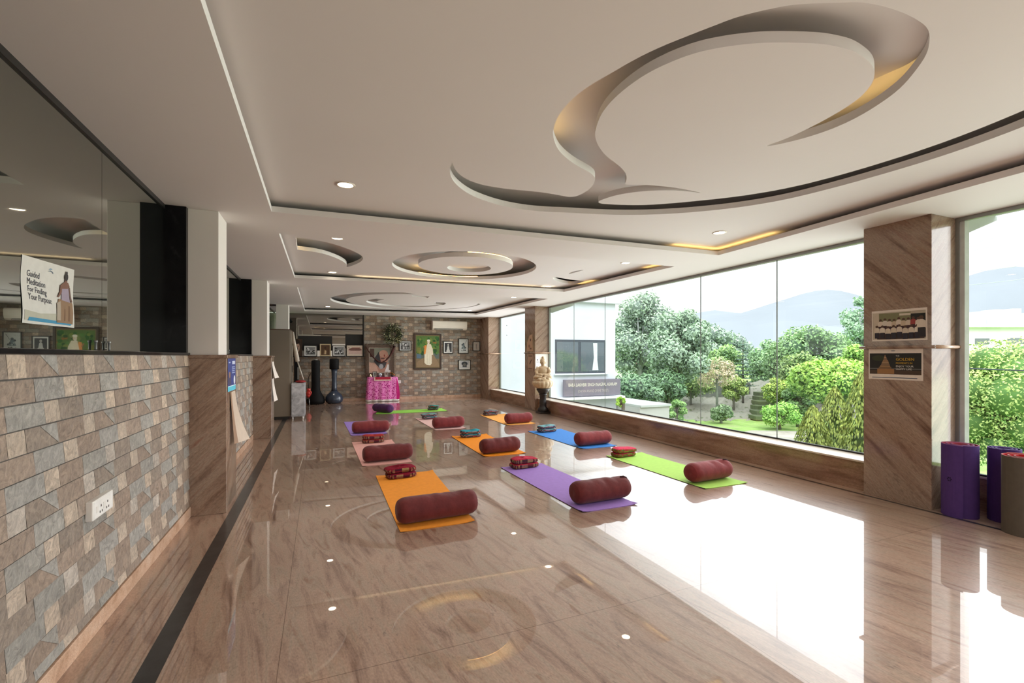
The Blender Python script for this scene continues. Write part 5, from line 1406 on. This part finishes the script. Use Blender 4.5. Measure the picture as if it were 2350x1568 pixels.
def tree(name, lab, u, d, vtop, vbase, wpx, cols, seed, n=3500, leaf=.16, haze=0, nb=9, trunkcol=None, group='trees outside the windows', zbase=None, inner=True, crown0=.35):
    rnd = random.Random(seed)
    pb = at(u, d); zt = EYE + (CY - vtop) / F_PX * d
    zb = EYE + (CY - vbase) / F_PX * d
    wd = wpx * d / F_PX / 2
    H_ = zt - zb
    t = thing(name, lab, 'tree', (pb.x, pb.y, zb), 0, group)
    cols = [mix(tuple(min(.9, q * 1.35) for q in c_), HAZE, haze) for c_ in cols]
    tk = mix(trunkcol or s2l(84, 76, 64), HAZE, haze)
    b = MB()
    th_ = max(.07, H_ * .028)
    b.tube([(0, 0, min(-.2, ZG - zb)), (rnd.uniform(-.1, .1), rnd.uniform(-.1, .1), H_ * .3), (rnd.uniform(-.2, .2) * wd * .5, 0, H_ * .62)], [th_ * 1.3, th_, th_ * .5], 8, tk)
    for k in range(6):
        a = k * 1.05 + rnd.random(); l_ = wd * rnd.uniform(.4, .75)
        z0 = H_ * rnd.uniform(.22, .42)
        b.tube([(0, 0, z0), (l_ * .5 * math.cos(a), l_ * .5 * math.sin(a), z0 + H_ * .13), (l_ * math.cos(a), l_ * math.sin(a), z0 + H_ * rnd.uniform(.2, .36))], [th_ * .6, th_ * .4, th_ * .15], 6, tk)
    b.build('trunk', LEAF, t)
    cz0, cz1 = H_ * crown0, H_
    blobs = []
    for k in range(nb):
        f = (k + .5) / nb
        a = k * 2.4 + rnd.random()
        z = cz0 + (cz1 - cz0) * (f * .86 + .04)
        env = math.sin(math.pi * (.18 + .72 * f)) ** .8
        r = wd * rnd.uniform(.34, .5) * (.6 + .5 * env)
        rr = max(0, wd * env - r * .85)
        blobs.append((rr * math.cos(a), rr * math.sin(a), min(z, H_ - r * .7), r))
    right = Vector((CS, -SN))
    for k in range(4):   # make sure the crown spans its width as seen
        sd = (-1, 1)[k % 2]; r = wd * .36; z = cz0 + (cz1 - cz0) * (.30 + .14 * k)
        blobs.append((right.x * sd * wd * .6, right.y * sd * wd * .6, z, r))
    b = MB()
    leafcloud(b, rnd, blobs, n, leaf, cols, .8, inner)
    b.build('crown', LEAF, t)
    return t
dg1, dg2 = s2l(64, 92, 56), s2l(150, 178, 124)
lg1, lg2 = s2l(70, 112, 40), s2l(170, 206, 100)
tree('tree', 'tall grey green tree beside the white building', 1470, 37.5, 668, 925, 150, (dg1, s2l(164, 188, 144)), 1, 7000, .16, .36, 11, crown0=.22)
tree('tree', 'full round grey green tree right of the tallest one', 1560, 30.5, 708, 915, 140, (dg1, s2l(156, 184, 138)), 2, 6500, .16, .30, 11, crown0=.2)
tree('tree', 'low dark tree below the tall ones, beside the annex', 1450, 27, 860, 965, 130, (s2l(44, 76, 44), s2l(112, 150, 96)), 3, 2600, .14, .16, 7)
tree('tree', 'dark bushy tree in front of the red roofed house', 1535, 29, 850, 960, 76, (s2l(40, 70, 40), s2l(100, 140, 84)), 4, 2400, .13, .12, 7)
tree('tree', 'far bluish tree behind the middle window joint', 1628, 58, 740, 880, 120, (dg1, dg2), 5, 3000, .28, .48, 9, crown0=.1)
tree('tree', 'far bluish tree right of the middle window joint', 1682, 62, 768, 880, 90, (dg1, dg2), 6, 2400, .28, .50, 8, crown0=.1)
tree('tree', 'pale green tree left of the dark conifer', 1664, 44, 792, 895, 86, (lg1, lg2), 7, 2600, .18, .22, 8, crown0=.1)
tree('tree', 'pale green tree right of the dark conifer', 1762, 44, 776, 905, 90, (s2l(64, 108, 48), s2l(150, 190, 110)), 8, 3000, .18, .24, 9, crown0=.1)
tree('tree', 'yellow green spreading bush tree above the stone wall', 1585, 37.2, 840, 915, 110, (s2l(90, 116, 50), s2l(180, 196, 110)), 9, 2600, .13, .14, 8, crown0=.15)
tree('tree', 'thin brownish half bare tree above the stone wall', 1645, 33.4, 822, 900, 84, (s2l(150, 128, 92), s2l(196, 176, 136)), 10, 900, .11, .25, 8, inner=False, crown0=.2)
tree('tree', 'small yellow green bush at the head of the steps', 1684, 35.5, 862, 925, 56, (s2l(92, 116, 44), s2l(160, 180, 84)), 11, 1500, .12, .10, 6, crown0=.1)
tree('tree', 'shady bush beside the garden steps', 1830, 30.4, 872, 955, 70, (s2l(56, 86, 44), s2l(120, 156, 84)), 12, 2000, .13, .10, 6, crown0=.05)
tree('tree', 'big dark green tree at the back right of the garden', 1860, 36.5, 752, 930, 190, (s2l(52, 88, 44), s2l(146, 184, 110)), 13, 8000, .17, .12, 13, crown0=.15)
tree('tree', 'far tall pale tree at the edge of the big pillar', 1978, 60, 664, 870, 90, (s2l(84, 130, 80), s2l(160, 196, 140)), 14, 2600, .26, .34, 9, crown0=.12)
tree('tree', 'leafy light green tree with a bare forked trunk', 1905, 21, 832, 950, 165, (s2l(60, 104, 34), s2l(176, 212, 96)), 15, 7000, .115, .05, 12, crown0=.40)
tree('tree', 'light green tree tucked behind the big pillar edge', 1970, 26, 792, 930, 100, (s2l(74, 118, 40), s2l(176, 214, 100)), 16, 4500, .13, .08, 10, crown0=.2)
tree('tree', 'low yellow green tree left of the forked trunk', 1792, 33.2, 868, 930, 76, (s2l(78, 112, 40), s2l(176, 196, 84)), 17, 2200, .12, .07, 7, crown0=.1)
tree('tree', 'light green shrub at the foot of the stone bank', 1790, 29.3, 925, 975, 80, (s2l(96, 146, 54), s2l(160, 206, 96)), 18, 1500, .11, .06, 6, crown0=.0)
tree('tree', 'low hedge like shrub on the stone bank', 1655, 32, 930, 962, 46, (s2l(76, 104, 60), s2l(130, 156, 100)), 19, 1300, .12, .14, 6, crown0=.0)
tree('tree', 'small green shrub beside the annex corner', 1552, 26, 915, 966, 44, (s2l(70, 112, 50), s2l(140, 180, 90)), 20, 1000, .10, .12, 5, crown0=.0)
tree('tree', 'bright green bushy tree outside the near window', 2330, 11.5, 786, 1090, 330, (s2l(84, 132, 42), s2l(200, 226, 130)), 21, 22000, .048, .06, 16, crown0=.12)
tree('tree', 'small bright bush on the annex roof edge', 1424, 19.2, 908, 935, 22, (s2l(110, 156, 50), s2l(190, 220, 110)), 22, 500, .05, 0, 5, crown0=.0)
tree('tree', 'yellow tinged round tree behind the lime leaved one', 1835, 33.6, 800, 935, 90, (s2l(66, 100, 44), s2l(160, 184, 100)), 23, 2800, .14, .12, 8, crown0=.1)

# conifers
def conifer(name, lab, u, d, vtop, vbase, wpx, cols, seed, haze, tiers=14):
    rnd = random.Random(seed)
    pb = at(u, d); zt = EYE + (CY - vtop) / F_PX * d; zb = EYE + (CY - vbase) / F_PX * d
    wd = wpx * d / F_PX / 2; H_ = zt - zb
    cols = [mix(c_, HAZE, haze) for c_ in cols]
    t = thing(name, lab, 'tree', (pb.x, pb.y, zb), 0, 'trees outside the windows')
    MB().tube([(0, 0, min(-.3, ZG - zb)), (0, 0, H_ * .96)], [H_ * .022, .02], 8, mix(s2l(80, 70, 58), HAZE, haze)).build('trunk', LEAF, t)
    b = MB()
    for k in range(tiers):
        f = k / (tiers - 1); z = H_ * (.12 + .86 * f); r = wd * (1 - f) ** .8 + .06
        for j in range(9):
            a = j * .698 + k * .37 + rnd.uniform(-.1, .1); dx, dy = math.cos(a), math.sin(a)
            l_ = r * rnd.uniform(.85, 1.05)
            for m_ in range(7):
                g = (m_ + .6) / 7; s_ = l_ * .13 + .02
                p = Vector((dx * l_ * g, dy * l_ * g, z - .10 * l_ * g + .14 * l_ * g * g))
                q = Vector((-dy, dx, 0)) * s_ * (1.5 - g)
                col = mix(cols[0], cols[1], rnd.random() * .8 * (.4 + .6 * g))
                b.add([p - q + Vector((0, 0, -.03)), p + Vector((dx, dy, .1)) * s_, p + q + Vector((0, 0, -.03)), p - Vector((dx, dy, 0)) * s_ * .6 + Vector((0, 0, .05))], [(0, 1, 2, 3)], col)
    b.build('crown', LEAF, t)
conifer('conifer', 'dark layered conifer in the middle of the garden', 1705, 37.5, 772, 900, 66, (s2l(36, 70, 50), s2l(96, 136, 104)), 31, .12)
conifer('conifer', 'hazy pointed conifer rising behind the tall grey green tree', 1497, 55, 662, 850, 44, (s2l(60, 92, 80), s2l(110, 144, 128)), 32, .38)
def weeping(lab, u, d, vtop, vbase, wpx, seed):
    """narrow drooping evergreen: leaf strips hanging along a cone"""
    rnd = random.Random(seed)
    pb = at(u, d); zt = EYE + (CY - vtop) / F_PX * d; zb = ZG
    zbv = EYE + (CY - vbase) / F_PX * d
    wd = wpx * d / F_PX / 2; H_ = zt - zb
    t = thing('weeping_tree', lab, 'tree', (pb.x, pb.y, zb), 0, 'narrow drooping trees by the yard')
    MB().tube([(0, 0, -.1), (0, 0, H_ * .95)], [.08, .02], 8, s2l(80, 70, 54)).build('trunk', LEAF, t)
    b = MB()
    for k in range(5200):
        f = rnd.random() ** .8
        z = H_ * (1 - .92 * f)
        r = wd * min(1, (f * 2.4) ** .62) * (.72 + .36 * rnd.random())
        a = rnd.uniform(0, 6.283)
        dr = Vector((math.cos(a), math.sin(a), 0))
        p = dr * r + Vector((0, 0, z))
        dn = (dr * .35 + Vector((rnd.gauss(0, .12), rnd.gauss(0, .12), -1))).normalized()
        q = dn.cross(dr).normalized()
        q = (q * math.cos(k) + dr * .6 * math.sin(k)).normalized()
        ln = rnd.uniform(.07, .15); w0 = .02
        tt = min(1, max(0, .12 + .75 * (1 - f) * rnd.uniform(.2, 1) + rnd.uniform(-.25, .35)))
        col = mix(s2l(66, 92, 46), s2l(176, 188, 96), tt)
        b.add([p, p + dn * ln * .4 + q * w0, p + dn * ln, p + dn * ln * .4 - q * w0], [(0, 1, 2, 3)], col)
    v = [(0, 0, H_ * .93)] + [(wd * .62 * math.cos(k * .785), wd * .62 * math.sin(k * .785), H_ * .5) for k in range(8)] + [(wd * .66 * math.cos(k * .785), wd * .66 * math.sin(k * .785), H_ * .1) for k in range(8)]
    b.add(v, [(0, k + 1, (k + 1) % 8 + 1) for k in range(8)] + [(k + 1, k + 9, (k + 1) % 8 + 9, (k + 1) % 8 + 1) for k in range(8)], s2l(60, 80, 36))
    b.build('crown', LEAF, t)
weeping('drooping evergreen left of its pair, in front of the yard', 1866, 12.0, 928, 1040, 84, 41)
weeping('taller drooping evergreen in the middle of the three', 1916, 13.5, 886, 1040, 78, 42)
weeping('drooping evergreen at the edge of the big pillar', 1978, 11.0, 850, 1050, 86, 43)

# ---- far hills and the hazy town
def ridge(name, pix, d, base, col, lab, e):
    pts = [at(u, d, v) for u, v in pix]; low = [at(u, d, base) for u, v in pix]
    b = MB(); k = len(pts)
    rnd = random.Random(9)
    dirv = Vector((SN, CS, 0))
    vs = []; rows = 6
    for j in range(rows + 1):
        f = j / rows
        for i in range(k):
            p = low[i].lerp(pts[i], f)
            vs.append(p + dirv * (d * .35 * f * f))
    # keep the silhouette where it stands: deeper points are raised in step with distance
    for j in range(rows + 1):
        for i in range(k):
            p = vs[j * k + i]; f = j / rows; q = low[i].lerp(pts[i], f); sc_ = 1 + .35 * f * f
            vs[j * k + i] = Vector((q.x * sc_, q.y * sc_, EYE + (q.z - EYE) * sc_))
    fs = [(j * k + i, j * k + i + 1, (j + 1) * k + i + 1, (j + 1) * k + i) for j in range(rows) for i in range(k - 1)]
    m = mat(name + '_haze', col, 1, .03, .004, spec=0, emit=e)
    o = b.add(vs, fs, (1, 1, 1), True).build(name, m)
    return struct(o, lab, 'hill')
big = [(1400, 760), (1500, 745), (1560, 728), (1600, 718), (1640, 712), (1670, 716), (1700, 719), (1730, 710), (1760, 700), (1800, 688), (1840, 675), (1870, 668), (1900, 665), (1930, 668), (1960, 675), (2000, 688), (2060, 700), (2120, 680), (2200, 640), (2260, 622), (2330, 612), (2420, 618), (2520, 640)]
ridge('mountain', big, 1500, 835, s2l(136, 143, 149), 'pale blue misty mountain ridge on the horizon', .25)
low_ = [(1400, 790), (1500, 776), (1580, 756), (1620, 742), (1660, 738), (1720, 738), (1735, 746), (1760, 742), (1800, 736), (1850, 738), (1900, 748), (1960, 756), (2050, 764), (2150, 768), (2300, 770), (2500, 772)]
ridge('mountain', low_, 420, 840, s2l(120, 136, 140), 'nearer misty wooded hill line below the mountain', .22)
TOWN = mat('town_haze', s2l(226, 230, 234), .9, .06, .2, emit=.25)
for k, (u0, u1, v0) in enumerate([(2236, 2246, 716), (2250, 2262, 722), (2268, 2282, 712), (2288, 2302, 718), (2308, 2326, 710), (2330, 2346, 720)]):
    d = 260; a, c = at(u0, d, v0), at(u1, d, v0)
    nm = ['leftmost', 'second', 'third', 'fourth', 'fifth and tallest', 'rightmost'][k]
    t = thing('distant_tower', 'pale hazy block of the far town, %s in the near window' % nm, 'building', (0, 0, 0), 0, 'hazy blocks of the far town')
    dn = Vector((CS, -SN, 0)); wdt = (c - a).length / 2
    MB().obox(((a.x + c.x) / 2, (a.y + c.y) / 2, (a.z + 5) / 2), dn, Vector((SN, CS, 0)), (0, 0, 1), wdt, 4, (a.z - 5) / 2).build('wall', TOWN, t)
    for j in range(3):
        zz = a.z - 2.5 - j * 3
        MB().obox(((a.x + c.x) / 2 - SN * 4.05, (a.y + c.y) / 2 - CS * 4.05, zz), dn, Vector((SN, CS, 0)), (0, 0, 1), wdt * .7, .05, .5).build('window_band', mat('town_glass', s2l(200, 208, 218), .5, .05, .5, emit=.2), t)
# long white hall behind the bright tree
t = thing('white_hall', 'long white hall with dark openings beyond the bright tree', 'building', (0, 0, 0))
d = 40; a, c = at(2190, d, 752), at(2560, d, 752); dn = Vector((CS, -SN, 0)); dv = Vector((SN, CS, 0))
HALL = mat('hall_white', s2l(236, 238, 240), .9, .03, .3)
mid = (a + c) / 2; mid = mid + dv * 4
MB().obox((mid.x, mid.y, (a.z + ZG) / 2), dn, dv, (0, 0, 1), (c - a).length / 2, 4, (a.z - ZG) / 2).build('wall', HALL, t)
MB().obox((mid.x, mid.y, a.z + .12), dn, dv, (0, 0, 1), (c - a).length / 2 + .3, 4.4, .12).build('roof', HALL, t, .02)
for u0, u1, v0, v1 in ((2238, 2270, 777, 790), (2312, 2360, 776, 789), (2390, 2440, 776, 789)):
    p, q = at(u0, d - .02, v0), at(u1, d - .02, v1); cpt = (p + q) / 2
    MB().obox(cpt, dn, dv, (0, 0, 1), Vector((q.x - p.x, q.y - p.y)).length / 2, .04, abs(p.z - q.z) / 2).build('window', mat('hall_opening', s2l(120, 126, 134), .6), t)
# overhead wires
WIRE = mat('wire', s2l(196, 204, 212), .6)
for k, (v0, v1, rr, m_, lb) in enumerate([(556, 527, .012, WIRE, 'topmost thin overhead wire seen through the near window'), (563, 535, .012, WIRE, 'second thin overhead wire from the top, close under the first'), (574, 548, .012, WIRE, 'third thin overhead wire from the top'), (622, 606, .012, WIRE, 'fourth thin overhead wire, alone against the sky'), (652, 637, .012, WIRE, 'lowest thin overhead wire against the hill')]):
    p, q = at(2150, 24, v0 + (v0 - v1) * .7), at(2500, 24, v1 - (v0 - v1) * 1.3)
    tag(MB().tube([p, p.lerp(q, .5) + Vector((0, 0, -.08)), q], rr, 6).build('overhead_wire', m_), lb, 'wire', 'overhead wires')
p, q = at(2120, 8.6, 842), at(2500, 8.6, 857)
tag(MB().tube([p, q], .013, 8).build('overhead_cable', mat('cable_dark', s2l(44, 58, 66), .6)), 'thick dark cable crossing in front of the bright tree', 'cable')
